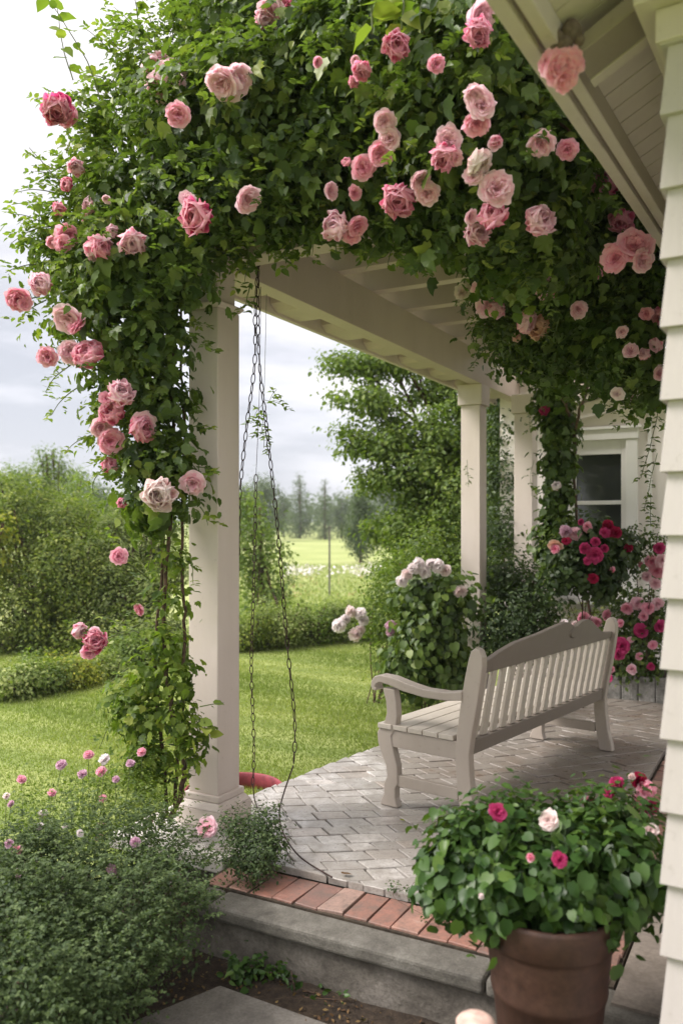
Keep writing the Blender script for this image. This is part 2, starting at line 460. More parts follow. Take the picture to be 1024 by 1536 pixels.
# ------------------------------------------------------------------ blooms
_bl = {}
def bloom_mesh(var, colr, style='full'):
    key = (var, colr, style)
    if key in _bl: return _bl[key]
    g = np.random.default_rng(100+var*7+len(style))
    if style == 'full':
        rings = [(7, 1.0, 25, 105), (7, .98, 20, 85), (7, .9, 14, 66), (7, .82, 8, 48), (7, .74, 4, 34), (6, .66, 0, 22), (5, .56, -4, 10), (4, .5, -8, 2)]
    elif style == 'ball':
        rings = [(6, 1.5, 75, -12), (6, 1.45, 66, -18), (7, 1.35, 56, -22), (6, 1.2, 45, -22), (6, 1.0, 30, -16), (5, .85, 15, -10), (4, .75, 0, -6)]
    elif style == 'bud':
        rings = [(5, 1.5, 22, 34), (5, 1.5, 14, 14), (4, 1.5, 8, 2), (3, 1.45, 3, -3)]
    elif style == 'flat':
        rings = [(8, 1.0, 45, 95), (8, .85, 35, 75), (7, .65, 20, 55), (6, .45, 5, 30)]
    else:  # pompon
        rings = [(9, .8, 60, 125), (9, .85, 50, 100), (9, .88, 40, 80), (9, .9, 30, 60), (8, .9, 20, 42), (7, .9, 8, 25), (5, .9, 0, 8)]
    Vs = []; Fs = []; Ts = []; b = 0; nu, nv = 5, 5
    for ri, (cnt, L, f0, f1) in enumerate(rings):
        a0 = g.uniform(0, 6.28)
        for k in range(cnt):
            ang = a0+2*math.pi*k/cnt+g.normal(0, .12); l = L*g.uniform(.88, 1.1)
            p0 = R(f0+g.normal(0, 6)); p1 = R(f1+g.normal(0, 9))
            W = l*math.pi/cnt*1.15*(1 if style != 'full' else 1.1)+.08
            if style == 'bud': W *= .42
            jz = g.normal(0, .035); fold = g.uniform(0, 6.28)
            r = .03; z = 0.0; rows = []
            for j in range(nv+1):
                t = j/nv; ph = p0+(p1-p0)*t**1.3
                if j: r += l/nv*math.sin(ph); z += l/nv*math.cos(ph)
                w = W*(math.sin(math.pi*(.10+.72*t)))**.8
                for i in range(nu+1):
                    s = -1+2*i/nu
                    cup = (.30 if style != 'bud' else .12)*w*s*s
                    ruf = (g.normal(0, .035)+.055*math.sin(fold+s*4.2))*(t**2)*(1 if style != 'bud' else .3)+jz*t
                    tt = 1-.10*s*s if j == nv else 1
                    rr = (r-cup*math.cos(ph)*.9)*tt+ruf; zz = (z+cup*math.sin(ph)*.9)*tt+ruf
                    x = rr*math.cos(ang)-s*w*math.sin(ang); y = rr*math.sin(ang)+s*w*math.cos(ang)
                    Vs.append((x, y, zz-.25)); Ts.append(min(1, t*(.62+.5*(1-ri/len(rings)))) if style != 'pompon' else .3+.7*t)
            for j in range(nv):
                for i in range(nu):
                    q = b+j*(nu+1)+i; Fs.append((q, q+1, q+nu+2, q+nu+1))
            b += (nu+1)*(nv+1)
    o = mesh_np('bloom', np.array(Vs), np.array(Fs), M['P_'+colr], t=Ts, smooth=True)
    me = o.data; bpy.data.objects.remove(o)
    _bl[key] = me; return me

CAM = np.array([0, 0, EYE])
def bloom(parent, pos, dia, colr, style='full', face=None, g=rng, name='bloom', squash=1.0):
    pos = np.array(pos, float)
    me = bloom_mesh(int(g.integers(4)), colr, style)
    o = link(name, me, parent)
    if face is None:
        face = unit(CAM-pos)*1.0+np.array([g.normal(0, .45), 0, g.normal(-.15, .4)])
    q = Vector(face).to_track_quat('Z', 'Y')
    q = q @ Euler((0, 0, g.uniform(0, 6.28))).to_quaternion()
    pl = Vector(pos)-(parent.location if parent is not None else Vector())
    o.location = pl; o.rotation_mode = 'QUATERNION'; o.rotation_quaternion = q
    s = dia/2
    o.scale = (s*g.uniform(.92, 1.05), s*g.uniform(.92, 1.05), s*squash)
    return o

# plants: an Empty at the base, children in world coordinates shifted back
def reparent(o, root):
    """o built in world coordinates; make it a child of a root that only has a location"""
    o.parent = root; o.location = -root.location; return o

# ------------------------------------------------------------------ frames
TH = R(28.5)
u = np.array([math.sin(TH), math.cos(TH), 0]); w = np.array([math.cos(TH), -math.sin(TH), 0])
C0 = np.array([-.617, 4.167, 0])
def A(a, b, z=0): return C0+a*u+b*w+np.array([0, 0, z])
RZ = math.atan2(u[1], u[0])

# ================================================================== SETTING
def hgt(x, y):
    a = (x-C0[0])*u[0]+(y-C0[1])*u[1]; b = (x-C0[0])*w[0]+(y-C0[1])*w[1]
    s = np.clip((a+.35)/.9, 0, 1); s = s*s*(3-2*s)
    z = -.27+.17*s
    d = np.hypot(x, y)
    z = z-.38*np.clip((d-13)/10, 0, 1)+np.clip(d-26, 0, None)*.0112*(d < 400)
    z = z+.02*np.sin(x*.9+.4)*np.sin(y*.7)*np.clip((d-5)/4, 0, 1)
    ins = (a > -.55) & (b > -.1)   # under the patio
    return np.where(ins & (a < 7), np.minimum(z, -.2), z)
def terrain():
    rr = np.concatenate([np.linspace(.0, 14, 90), np.geomspace(14.4, 900, 70)]); aa = np.linspace(0, 2*math.pi, 241)[:-1]
    X = np.outer(rr, np.sin(aa)); Y = np.outer(rr, np.cos(aa))
    Z = hgt(X, Y); V = np.stack([X, Y, Z], -1).reshape(-1, 3); n = len(aa)
    I = np.arange(len(rr)-1)[:, None]*n; J = np.arange(n)[None]; J2 = (J+1) % n
    Fc = np.stack([I+J, I+J2, I+n+J2, I+n+J], -1).reshape(-1, 4)
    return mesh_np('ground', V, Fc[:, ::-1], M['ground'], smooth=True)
tag(terrain(), kind='structure')

# near lawn blades
def blades():
    n = 230000; g = np.random.default_rng(3)
    y = g.uniform(3.9, 13, n)**1.0; x = g.uniform(-1, 1, n)*0
    x = g.uniform(-.47, .16, n)*y
    a = (x-C0[0])*u[0]+(y-C0[1])*u[1]; b = (x-C0[0])*w[0]+(y-C0[1])*w[1]
    lim = np.interp(a, [-1, .3, .52, 1.2, 1.8, 3, 12], [-.5, -.26, -.18, -.08, 0, .04, .04])
    k = (b < lim) & (a > -.1) & (g.random(n) < np.clip(9/y, 0, 1))
    x, y = x[k], y[k]; n = len(x); z = hgt(x, y)-.003
    h = g.uniform(.012, .030, n)*(1+.3*np.sin(x*3+y*2)); wd = .0045+.0006*y; an = g.uniform(0, 6.28, n)
    s = np.stack([np.cos(an), np.sin(an), 0*an], -1)*(wd/2)[:, None]; p = np.stack([x, y, z], -1)
    ln = np.stack([g.normal(0, .35, n), g.normal(0, .35, n), np.ones(n)], -1)*h[:, None]
    V = np.stack([p-s, p+s, p+ln], 1).reshape(-1, 3)
    tag(mesh_np('grass', V, np.arange(3*n).reshape(-1, 3), M['L_grass'], rnd=np.clip(.45+.22*np.sin((x*.55+y*.83)*3.6)+.18*np.sin(x*2.3+1)*np.sin(y*1.7)+g.normal(0, .2, n), 0, 1)),
        'short mown lawn grass beyond the porch pillars', 'grass', kind='stuff')
blades()

# soil bed and stepping slab
mb = MB()
N = 40
g = np.random.default_rng(5)
V = []; Fc = []
for i in range(N+1):
    for j in range(N+1):
        p = A(-2.6+2.5*i/N, -2.2+4.6*j/N, -.262+g.normal(0, .004)); V.append(p)
for i in range(N):
    for j in range(N): q = i*(N+1)+j; Fc.append((q, q+1, q+N+2, q+N+1))
tag(mesh_np('soil_bed', V, Fc, M['soil'], rnd=np.full(len(Fc), .9), smooth=True), kind='structure')

def clip_poly(poly, n, d):
    """keep side where p.n >= d (2D)"""
    out = []
    for i in range(len(poly)):
        p, q = poly[i], poly[(i+1) % len(poly)]; sp = p @ n-d; sq = q @ n-d
        if sp >= 0: out.append(p)
        if sp*sq < 0: out.append(p+(q-p)*(sp/(sp-sq)))
    return out
def inset(poly, k):
    c = sum(poly)/len(poly); out = []
    for p in poly:
        v = p-c; L = np.linalg.norm(v); out.append(c+v*max(.1, (L-k*1.35)/L))
    return out
def tile(mb, poly, zt, zb, g=rng, tilt=.0016):
    if len(poly) < 3: return
    ar = .5*abs(sum(poly[i][0]*poly[(i+1) % len(poly)][1]-poly[(i+1) % len(poly)][0]*poly[i][1] for i in range(len(poly))))
    if ar < .0008: return
    n = len(poly); c = sum(poly)/n; sx, sy = g.normal(0, tilt*4, 2)
    o = inset(poly, .0032); i_ = inset(poly, .0065)
    zz = lambda p: zt+(p[0]-c[0])*sx+(p[1]-c[1])*sy
    vs = [(p[0], p[1], zb) for p in o]+[(p[0], p[1], zz(p)-.0035) for p in o]+[(p[0], p[1], zz(p)) for p in i_]
    fs = [(k, (k+1) % n, n+(k+1) % n, n+k) for k in range(n)]+[(n+k, n+(k+1) % n, 2*n+(k+1) % n, 2*n+k) for k in range(n)]+[tuple(range(2*n, 3*n))]
    mb.add(vs, fs, g.uniform(0, 1))

# patio in world coordinates
g = np.random.default_rng(11)
mb = MB(); Cc = np.array([-.9, 11.5]); r0 = 2.0
nx = u[:2]; nw = w[:2]; c02 = C0[:2]
LA = [-.4, .3, .52, 1.2, 1.8, 3, 6]; LB = [-.2, -.2, -.142, -.06, .03, .07, .07]
r = .6
while r < 10.5:
    wdt = g.uniform(.085, .125); th0 = g.uniform(0, 1)
    L = .2/r; th = -1.2+th0*L
    while th < 1.2:
        dl = g.uniform(.11, .20)/r
        wob = lambda rr, tt: rr+.03*math.sin(tt*9+rr*1.3)+.012*math.sin(tt*23+rr*2.2)
        q = []
        for (rr, tt) in ((wob(r, th), th), (wob(r, th+dl), th+dl), (wob(r+wdt, th+dl+.03/r), th+dl+.03/r), (wob(r+wdt, th+.03/r), th+.03/r)):
            q.append(Cc+rr*np.array([math.sin(tt), -math.cos(tt)])+g.normal(0, .0025, 2))
        th += dl
        cen = sum(q)/4; a = (cen-c02) @ nx; b = (cen-c02) @ nw
        if a < -.4 or a > 5.2 or b < -.5 or b > 3.6: continue
        q = clip_poly(q, nx, c02 @ nx-.255)
        if len(q) >= 3: q = clip_poly(q, -nw, -(c02 @ nw+1.765))
        lb = float(np.interp(a, LA, LB))
        if len(q) >= 3: q = clip_poly(q, nw, c02 @ nw+lb)
        tile(mb, q, g.normal(0, .0018), -.03, g)
    r += wdt
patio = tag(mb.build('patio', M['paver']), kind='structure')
mb = MB()
poly = [A(-.49, .28), A(-.49, 2.0), A(5.2, 2.0), A(5.2, .07), A(3, .07), A(1.8, .03), A(1.2, -.06), A(.52, -.142), A(.3, -.2), A(-.2, -.2), A(-.2, .28)]
mb.prism([(p[0], p[1]) for p in poly], 'z', -.3, -.038)
tag(mb.build('patio_bed', M['dark']), kind='structure')
# brick border
mb = MB(); b = .30
while b < 1.76:
    wd = g.uniform(.098, .112); j = g.normal(0, .004)
    q = [A(-.262+j, b)[:2], A(-.262+j, b+wd)[:2], A(-.487+j, b+wd)[:2], A(-.487+j, b)[:2]]
    tile(mb, [p+g.normal(0, .003, 2) for p in q], -.030+g.normal(0, .002), -.04, g, .004); b += wd+.004
a = -.487
while a < 5.1:
    wd = g.uniform(.098, .112); j = g.normal(0, .004)
    q = [A(a, 1.772+j)[:2], A(a+wd, 1.772+j)[:2], A(a+wd, 1.995+j)[:2], A(a, 1.995+j)[:2]]
    tile(mb, [p+g.normal(0, .003, 2) for p in q], -.028+g.normal(0, .002), -.04, g, .004); a += wd+.004
tag(mb.build('brick_border', M['brick']), kind='structure')
# concrete walk on the house side
mb = MB(); mb.prism([tuple(A(a, b)[:2]) for a, b in ((-.60, 2.012), (-.60, 4.2), (6, 4.2), (6, 2.012))], 'z', -.3, -.030)
tag(mb.build('walkway', M['walk']), kind='structure')
# stepping path slab in front
mb = MB()
pts = [G(330, 1478, -.245)[:2], G(205, 1530, -.245)[:2], np.array([-1.0, 2.55]), np.array([-.35, 2.0]), np.array([.12, 2.3]), G(560, 1560, -.245)[:2]]
mb.prism([tuple(p) for p in pts], 'z', -.3, -.243)
tag(mb.build('path', M['path'], bevel=.006), kind='structure')

# ------------------------------------------------------------------ retaining wall
t = empty('retaining_wall', A(-.6, 1.3), RZ, label='low grey concrete retaining wall with rounded coping edging the brick border', cat='wall')
def LP(a, b, a0=-.6, b0=1.3): return (a-a0, -(b-b0))
mb = MB()
def rough_wall(mb, a0, a1, b0, b1, z0, z1, nb=120, nz=12, amp=.0012):
    g = np.random.default_rng(9)
    vs = []; fs = []
    for i in range(nb+1):
        for j in range(nz+1):
            x, y = LP(a0, b0+(b1-b0)*i/nb); vs.append((x+g.normal(0, amp)*.6-.003*math.sin(i*.21)-.002*math.sin(i*.53+j*.9), y, z0+(z1-z0)*j/nz))
    for i in range(nb):
        for j in range(nz): q = i*(nz+1)+j; fs.append((q, q+1, q+nz+2, q+nz+1))
    mb.add(vs, fs, .8)
rough_wall(mb, -.607, -.5, .28, 2.9, -.32, -.10)
x0, y0 = LP(-.595, 2.9); x1, y1 = LP(-.5, .28)
mb.build('wall_face', M['conc'], t, smooth=True)
mb = MB(); mb.box(x0, x1, y0, y1, -.32, -.104, .8); mb.build('wall_core', M['conc'], t)
for (b0, b1) in ((-.15, .42), (.425, 1.60), (1.606, 2.9)):
    mb = MB(); x0, y0 = LP(-.643+random.uniform(-.004, .004), b1); x1, y1 = LP(-.49, b0)
    mb.box(x0, x1, y0, y1, -.103, -.040, .8)
    mb.build('coping_stone', M['coping'], t, bevel=.017, seg=3)

# pale slab under the near pillar
mb = MB(); p = [A(a, b)[:2] for a, b in ((-.325, -.42), (-.325, .272), (.295, .272), (.295, -.42))]
c = sum(p)/4
so = MB(); so.prism([tuple(q-c) for q in p], 'z', -.072, -.002)
o = so.build('stone_slab', M['slab'], bevel=.008); o.location = (c[0], c[1], 0)
tag(o, 'pale stone slab carrying the near porch pillar', 'slab')
mb = MB(); mb.prism([tuple(A(a, b)[:2]-c) for a, b in ((-.22, -.34), (-.22, .2), (.26, .2), (.26, -.34))], 'z', -.30, -.074)
f_ = mb.build('footing', M['conc'], o)

# ================================================================== PERGOLA
pg = empty('pergola', C0, RZ, label='cream painted timber pergola roof on square pillars over the patio', cat='pergola')
# local x = along u, local y = -w
def post(a0, b1, size, ztop, cap):
    x0, x1 = a0, a0+size; y1 = -b1+size; y0 = -b1
    mb = MB()
    if cap == 'neck':
        mb.box(x0, x1, y0, y1, .15, 2.60)
        mb.frust((x0-.0, x1+.0, y0-.0, y1+.0), (x0-.022, x1+.022, y0-.022, y1+.022), 2.601, 2.627)
        mb.frust((x0-.022, x1+.022, y0-.022, y1+.022), (x0+.012, x1-.012, y0+.012, y1-.012), 2.628, 2.640)
        mb.box(x0+.016, x1-.016, y0+.016, y1-.016, 2.641, ztop)
    else:
        mb.box(x0, x1, y0, y1, .15, 2.62)
        mb.box(x0-.024, x1+.024, y0-.024, y1+.024, 2.622, ztop)
    p = mb.build('post', M['paint'], pg, bevel=.006)
    mb = MB()
    mb.box(x0-.045, x1+.045, y0-.045, y1+.045, .0, .085)
    mb.frust((x0-.045, x1+.045, y0-.045, y1+.045), (x0-.018, x1+.018, y0-.018, y1+.018), .086, .118)
    mb.box(x0-.018, x1+.018, y0-.018, y1+.018, .119, .152)
    mb.build('plinth', M['paint'], p, bevel=.005)
post(0, 0, .185, 2.81, 'neck')
post(3.95, 0, .185, 2.81, 'cap')
post(4.72, .27, .185, 2.81, 'cap')
# main beam: two boards, soffit strip between them, spacer blocks
mb = MB()
mb.box(-.12, 5.3, -.012, .10, 2.812, 3.10)
mb.build('beam', M['beam'], pg, bevel=.004)
# outer ledger with shaped corbels below rafters tails
mb = MB()
for i in range(8):
    a0 = .25+.62*i
    mb.prism([(a0, 2.95), (a0+.02, 2.86), (a0+.08, 2.822), (a0+.36, 2.822), (a0+.43, 2.86), (a0+.46, 2.95)], 'y', .102, .275)
mb.build('corbel', M['beam'], pg, bevel=.003)
mb = MB(); mb.box(-.12, 5.3, .277, .31, 2.805, 3.0); mb.box(-.12, 5.3, .102, .276, 2.951, 2.97)
mb.build('fascia_board', M['paint'], pg, bevel=.003)
# front beam under the roses, towards the house
mb = MB(); mb.box(.02, .165, -1.5, -.013, 2.83, 3.10)
mb.build('beam', M['beam'], pg, bevel=.004)
mb = MB(); mb.box(4.97, 5.12, -2.0, -.62, 2.83, 3.10)
mb.build('beam', M['beam'], pg, bevel=.004)
for k, a0 in enumerate((.72, 1.22, 1.72, 2.26, 2.78, 3.30, 3.82, 4.34)):
    mb = MB(); y0 = -2.35
    mb.prism([(.34, 3.103), (.37, 3.16), (.37, 3.255), (y0, 3.255), (y0, 3.103)], 'x', a0, a0+.09)
    mb.build('rafter', M['beam'], pg, bevel=.004)
mb = MB(); x = -.1
while x < 4.5:
    mb.box(x, x+.118, -2.4, .42, 3.50, 3.53); x += .125
for yy in (-2.2, -1.2, -.2, .3): mb.box(-.1, 4.52, yy, yy+.05, 3.258, 3.499)
mb.build('roof_board', M['board'], pg)

# ================================================================== NEAR HOUSE
HE = math.atan2(.8526, .5225)
nh = empty('house', (.786, 2.0, -.27), HE, label='near house corner with wide cream lap siding and boarded eaves at the right edge', cat='house')
Z = .27
mb = MB()
pxs = [1431+105*4]+[1431+105*3, 1431+210, 1536, 1431, 1324, 1216, 1107, 1003, 897, 803, 708, 601, 492, 390, 285, 175, 70]
zs = sorted(EYE+(HZ-y)/625.0+Z for y in set(pxs)); zs = [z for z in zs if z > .02]
zs = [0.0]+zs
for i in range(len(zs)):
    z0 = zs[i]; z1 = zs[i+1] if i+1 < len(zs) else z0+.17
    e0, e1 = .019, .003
    mb.frust((-e0, 2.2, -1.9, e0), (-e1, 2.2, -1.9, e1), z0, z1+.0, random.random())
sd_ = mb.build('siding', M['siding'], nh, bevel=.0015)
for i in range(len(zs)-1):
    mb = MB()
    for yy in (-.045, -.30):
        mb.lathe([(.0001, 0), (.0028, 0), (.0028, .0012), (.0001, .0016)], 8, (0, 0, 0)); k = 32
        for q_ in range(len(mb.v)-k, len(mb.v)):
            a_, b_, c_ = mb.v[q_]; mb.v[q_] = (-.0192-c_, yy+a_, zs[i]+.022+b_)
    mb.build('nail_heads', M['rafter'], sd_)
mb = MB()
mb.box(-.028, 2.2, -1.9, .028, 2.655+Z, 2.735+Z)
mb.box(-.07, 2.2, -1.9, .07, 2.736+Z, 2.79+Z)
mb.box(-.02, 2.2, -1.9, .02, 2.791+Z, 3.4+Z)
mb.build('frieze', M['soffit'], nh, bevel=.004)
# sloping soffit boards, eave at y=+.33
sl = .51; ye = .335; ze = 2.755+Z
mb = MB(); x = -1.6
while x < 6.0:
    hb = .004
    def q(y, dz): return (y, ze+(ye-y)*sl+dz)
    mb.prism([q(.261, 0), q(-1.9, 0), q(-1.9, .02), q(.261, .02)], 'x', x, x+.092)
    x += .097
mb.build('soffit', M['soffit'], nh)
mb = MB()
mb.prism([(.24, ze+.06), (-1.95, ze+.06+2.19*sl), (-1.95, ze+.12+2.19*sl), (.311, ze+.045), (.311, ze+.004)], 'x', -1.65, 6.05)
mb.prism([(.24, ze+.075), (.24, ze+.021+.048), (-1.9, ze+.021+.048+2.14*sl), (-1.9, ze+.075+2.14*sl)], 'x', -1.62, 6.0)
mb.build('roof', M['roof'], nh)
mb = MB()
mb.box(-1.6, .62, .312, .352, ze-.035, ze+.075)
mb.box(.624, 6.0, .312, .352, ze-.03, ze+.075)
mb.build('fascia', M['fascia'], nh, bevel=.004)
mb = MB(); mb.box(-1.6, 6.0, .262, .298, ze-.028, ze+.045); mb.build('eave_trim', M['soffit'], nh, bevel=.004)
mb = MB(); mb.box(-1.6, 6.0, .2985, .3115, ze-.01, ze+.04); mb.build('eave_gap', M['rafter'], nh)
for (xa, xb, mm) in ((.02, .15, 'rafter'), (.155, .20, 'soffit')):
    mb = MB()
    mb.prism([(.23, ze-.05), (-1.8, ze-.05+2.03*sl), (-1.8, ze-.003+2.03*sl), (.23, ze-.003)], 'x', xa, xb)
    mb.build('rafter', M[mm], nh, bevel=.003)

# ================================================================== FAR WING WITH WINDOW
wg = empty('cottage_wing', A(5.16, .85), RZ, label='pale rendered cottage wall with a white framed sash window behind the patio', cat='house')
def wl(b): return -(b-.85)
mb = MB()
# wall with opening b .60-1.17, z .74-2.40
b0, b1, z0, z1 = .54, 1.08, .80, 2.36
mb.box(0, .25, wl(3.4), wl(-.2), -.3, z0); mb.box(0, .25, wl(3.4), wl(-.2), z1, 3.0)
mb.box(0, .25, wl(3.4), wl(b1), z0, z1); mb.box(0, .25, wl(b0), wl(-.2), z0, z1)
mb.build('wall', M['pinkwall'], wg)
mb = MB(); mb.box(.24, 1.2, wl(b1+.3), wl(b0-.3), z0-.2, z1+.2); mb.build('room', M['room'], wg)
mb = MB()
mb.box(-.045, -.003, wl(b1+.12), wl(b0-.12), z1, z1+.10)
mb.box(-.065, -.003, wl(b1+.15), wl(b0-.15), z1+.101, z1+.13)
mb.box(-.035, -.003, wl(b1+.11), wl(b1), z0, z1-.001)
mb.box(-.035, -.003, wl(b0), wl(b0-.11), z0, z1-.001)
wf = mb.build('window', M['white'], wg, bevel=.004)
mb = MB()
mb.box(.0, .04, wl(b1-.0), wl(b1-.05), z0, z1); mb.box(.0, .04, wl(b0+.05), wl(b0), z0, z1)
mb.box(.0, .04, wl(b1-.051), wl(b0+.051), z1-.14, z1); mb.box(.0, .04, wl(b1-.051), wl(b0+.051), z0, z0+.06)
mb.box(.005, .035, wl(b1-.051), wl(b0+.051), 1.72, 1.76)
mb.build('sash', M['white'], wf, bevel=.003)
mb = MB(); mb.box(.045, .052, wl(b1-.001), wl(b0+.001), z0+.001, z1-.001); mb.build('pane', M['glass'], wf)
mb = MB(); mb.box(-.10, -.003, wl(b1+.16), wl(b0-.16), z0-.075, z0-.003); mb.box(-.05, -.003, wl(b1+.12), wl(b0-.12), z0-.13, z0-.078)
mb.build('sill', M['white'], wf, bevel=.006)
mb = MB(); mb.box(-.02, -.002, wl(b1+.24), wl(b1+.20), -.1, 2.7); mb.build('downpipe', M['white'], wg, bevel=.004)
mb = MB()
mb.prism([(wl(.35), 2.52), (wl(1.9), 2.80), (wl(1.9), 2.98), (wl(.35), 2.66)], 'x', -.09, -.004)
mb.prism([(wl(.30), 2.67), (wl(1.95), 3.0), (wl(1.95), 3.05), (wl(.30), 2.72)], 'x', -.16, -.004)
mb.build('gable_trim', M['pinkwall'], wg, bevel=.003)
mb = MB(); mb.box(-.12, 1.4, wl(3.5), wl(-.3), 3.06, 3.16); mb.build('roof', M['roof'], wg)

# stone planter at the wall foot
pl = empty('stone_planter', A(4.15, 1.35), RZ, label='low planter of rough grey stone blocks at the back of the patio', cat='planter')
for k in range(8):
    mb = MB(); y = .42-.14*k
    mb.box(0, .08, y-.136, y, -.02, .205+random.uniform(-.01, .01)); mb.build('block', M['block'], pl, bevel=.012)
mb = MB(); mb.box(.09, .95, -.7, .40, -.02, .17); mb.build('earth', M['soil'], pl)

# ================================================================== BENCH
bn = empty('garden_bench', (.235, 4.47, 0.004), math.atan2(.783, .6225),
           label='taupe painted wooden garden bench with arched crest rail and slatted back', cat='bench')
BL = 1.85
fl = [(.035, 0), (.03, .03), (.012, .06), (.012, .12), (-.01, .16), (.0, .22), (.025, .27), (.05, .33), (.055, .385), (.035, .425), (.005, .455), (-.008, .50), (-.002, .56), (.02, .63),
      (-.055, .63), (-.07, .56), (-.075, .49), (-.065, .43), (-.035, .375), (-.05, .30), (-.075, .22), (-.078, .13), (-.062, .10), (-.062, .05), (-.075, 0)]
bl_ = [(-.475, 0), (-.46, .06), (-.445, .15), (-.435, .25), (-.43, .36), (-.44, .46), (-.46, .60), (-.485, .74), (-.505, .83), (-.52, .875), (-.545, .895), (-.57, .885), (-.585, .85),
       (-.585, .80), (-.57, .70), (-.55, .58), (-.525, .46), (-.51, .36), (-.515, .25), (-.53, .13), (-.555, .04), (-.56, 0)]
arm = [(-.475, .625), (-.38, .612), (-.25, .612), (-.12, .628), (-.02, .652), (.03, .658), (.055, .648), (.062, .632), (.052, .622), (.058, .610), (.078, .612), (.09, .632), (.088, .66), (.065, .688), (.03, .70),
       (-.05, .695), (-.15, .672), (-.25, .655), (-.38, .655), (-.475, .672)]
for x0, x1 in ((0, .05), (BL-.05, BL)):
    mb = MB(); mb.prism(fl, 'x', x0, x1); mb.build('leg', M['bench'], bn, bevel=.006)
    mb = MB(); mb.prism(bl_, 'x', x0-.002, x1+.002); mb.build('leg', M['bench'], bn, bevel=.007)
    mb = MB(); mb.prism(arm, 'x', x0-.012, x1+.012); mb.build('armrest', M['bench'], bn, bevel=.012, seg=3)
    mb = MB(); mb.box(x0+.008, x1-.008, -.44, -.06, .115, .175); mb.build('stretcher', M['bench'], bn, bevel=.004)
    mb = MB(); mb.box(x0+.006, x1-.006, -.435, -.035, .32, .412); mb.build('side_rail', M['bench'], bn, bevel=.004)
mb = MB(); mb.box(.051, BL-.051, -.035, -.01, .33, .412); mb.build('front_rail', M['bench'], bn, bevel=.003)
mb = MB()
for i in range(5):
    y1 = .045-.094*i; mb.box(-.002 if i else -.01, BL+.002 if i else BL+.01, y1-.088, y1, .414, .440)
for xx in (0.06, BL/2, BL-.1): mb.box(xx, xx+.04, -.43, -.04, .37, .413)
mb.build('seat', M['slat'], bn, bevel=.003)
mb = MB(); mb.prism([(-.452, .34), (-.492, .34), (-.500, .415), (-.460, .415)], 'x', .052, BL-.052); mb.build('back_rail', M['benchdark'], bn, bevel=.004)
# back slats
mb = MB(); n = 17; x = .10
for i in range(n):
    x = .075+(BL-.15-.042)*i/(n-1)
    mb.prism([(-.465, .417), (-.486, .417), (-.553, .775), (-.532, .775)], 'x', x, x+.052)
mb.build('back_slats', M['slat'], bn, bevel=.004)
# crest rail: outline over x, thickness in y, leaning
cx = 1.15
def crest(x):
    h = float(np.interp(x, [.05, .114, .22, .38, .673, .9, .988, 1.06, 1.15, 1.24, 1.31, 1.38, 1.49, 1.62, 1.8], [.822, .828, .856, .885, .905, .930, .938, .928, .890, .918, .926, .915, .868, .815, .800]))
    return h
n = 90; xs = [.052+(BL-.104)*i/n for i in range(n+1)]
top = [(x, crest(x)) for x in xs]
def lean(z): return -.543-(z-.775)*.19
vs = []; fs = []
for (x, zt) in top:
    for z, off in ((.758, .016), (.758, -.016), (zt, -.016), (zt, .016)): vs.append((x, lean(z)+off, z))
for i in range(n):
    for k in range(4): fs.append((4*i+k, 4*i+(k+1) % 4, 4*i+4+(k+1) % 4, 4*i+4+k))
fs += [(0, 1, 2, 3), (4*n+3, 4*n+2, 4*n+1, 4*n)]
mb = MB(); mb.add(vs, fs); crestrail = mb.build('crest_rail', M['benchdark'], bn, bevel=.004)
# carved scroll disc on the back of the crest
mb = MB(); pts = []
for i in range(33):
    a = 2*math.pi*i/32
    pts.append((cx+.075*math.sin(a)*(1-.25*math.cos(a)), .865+.040*math.cos(a)))
vs = [(x, lean(z)-.016, z) for x, z in pts[:-1]]+[(x*.85+cx*.15, lean(z)-.026, z*.85+.865*.15) for x, z in pts[:-1]]
k = len(pts)-1
mb.add(vs, [(i, (i+1) % k, k+(i+1) % k, k+i) for i in range(k)]+[tuple(range(k, 2*k))]); mb.build('carved_scroll', M['benchdark'], crestrail)

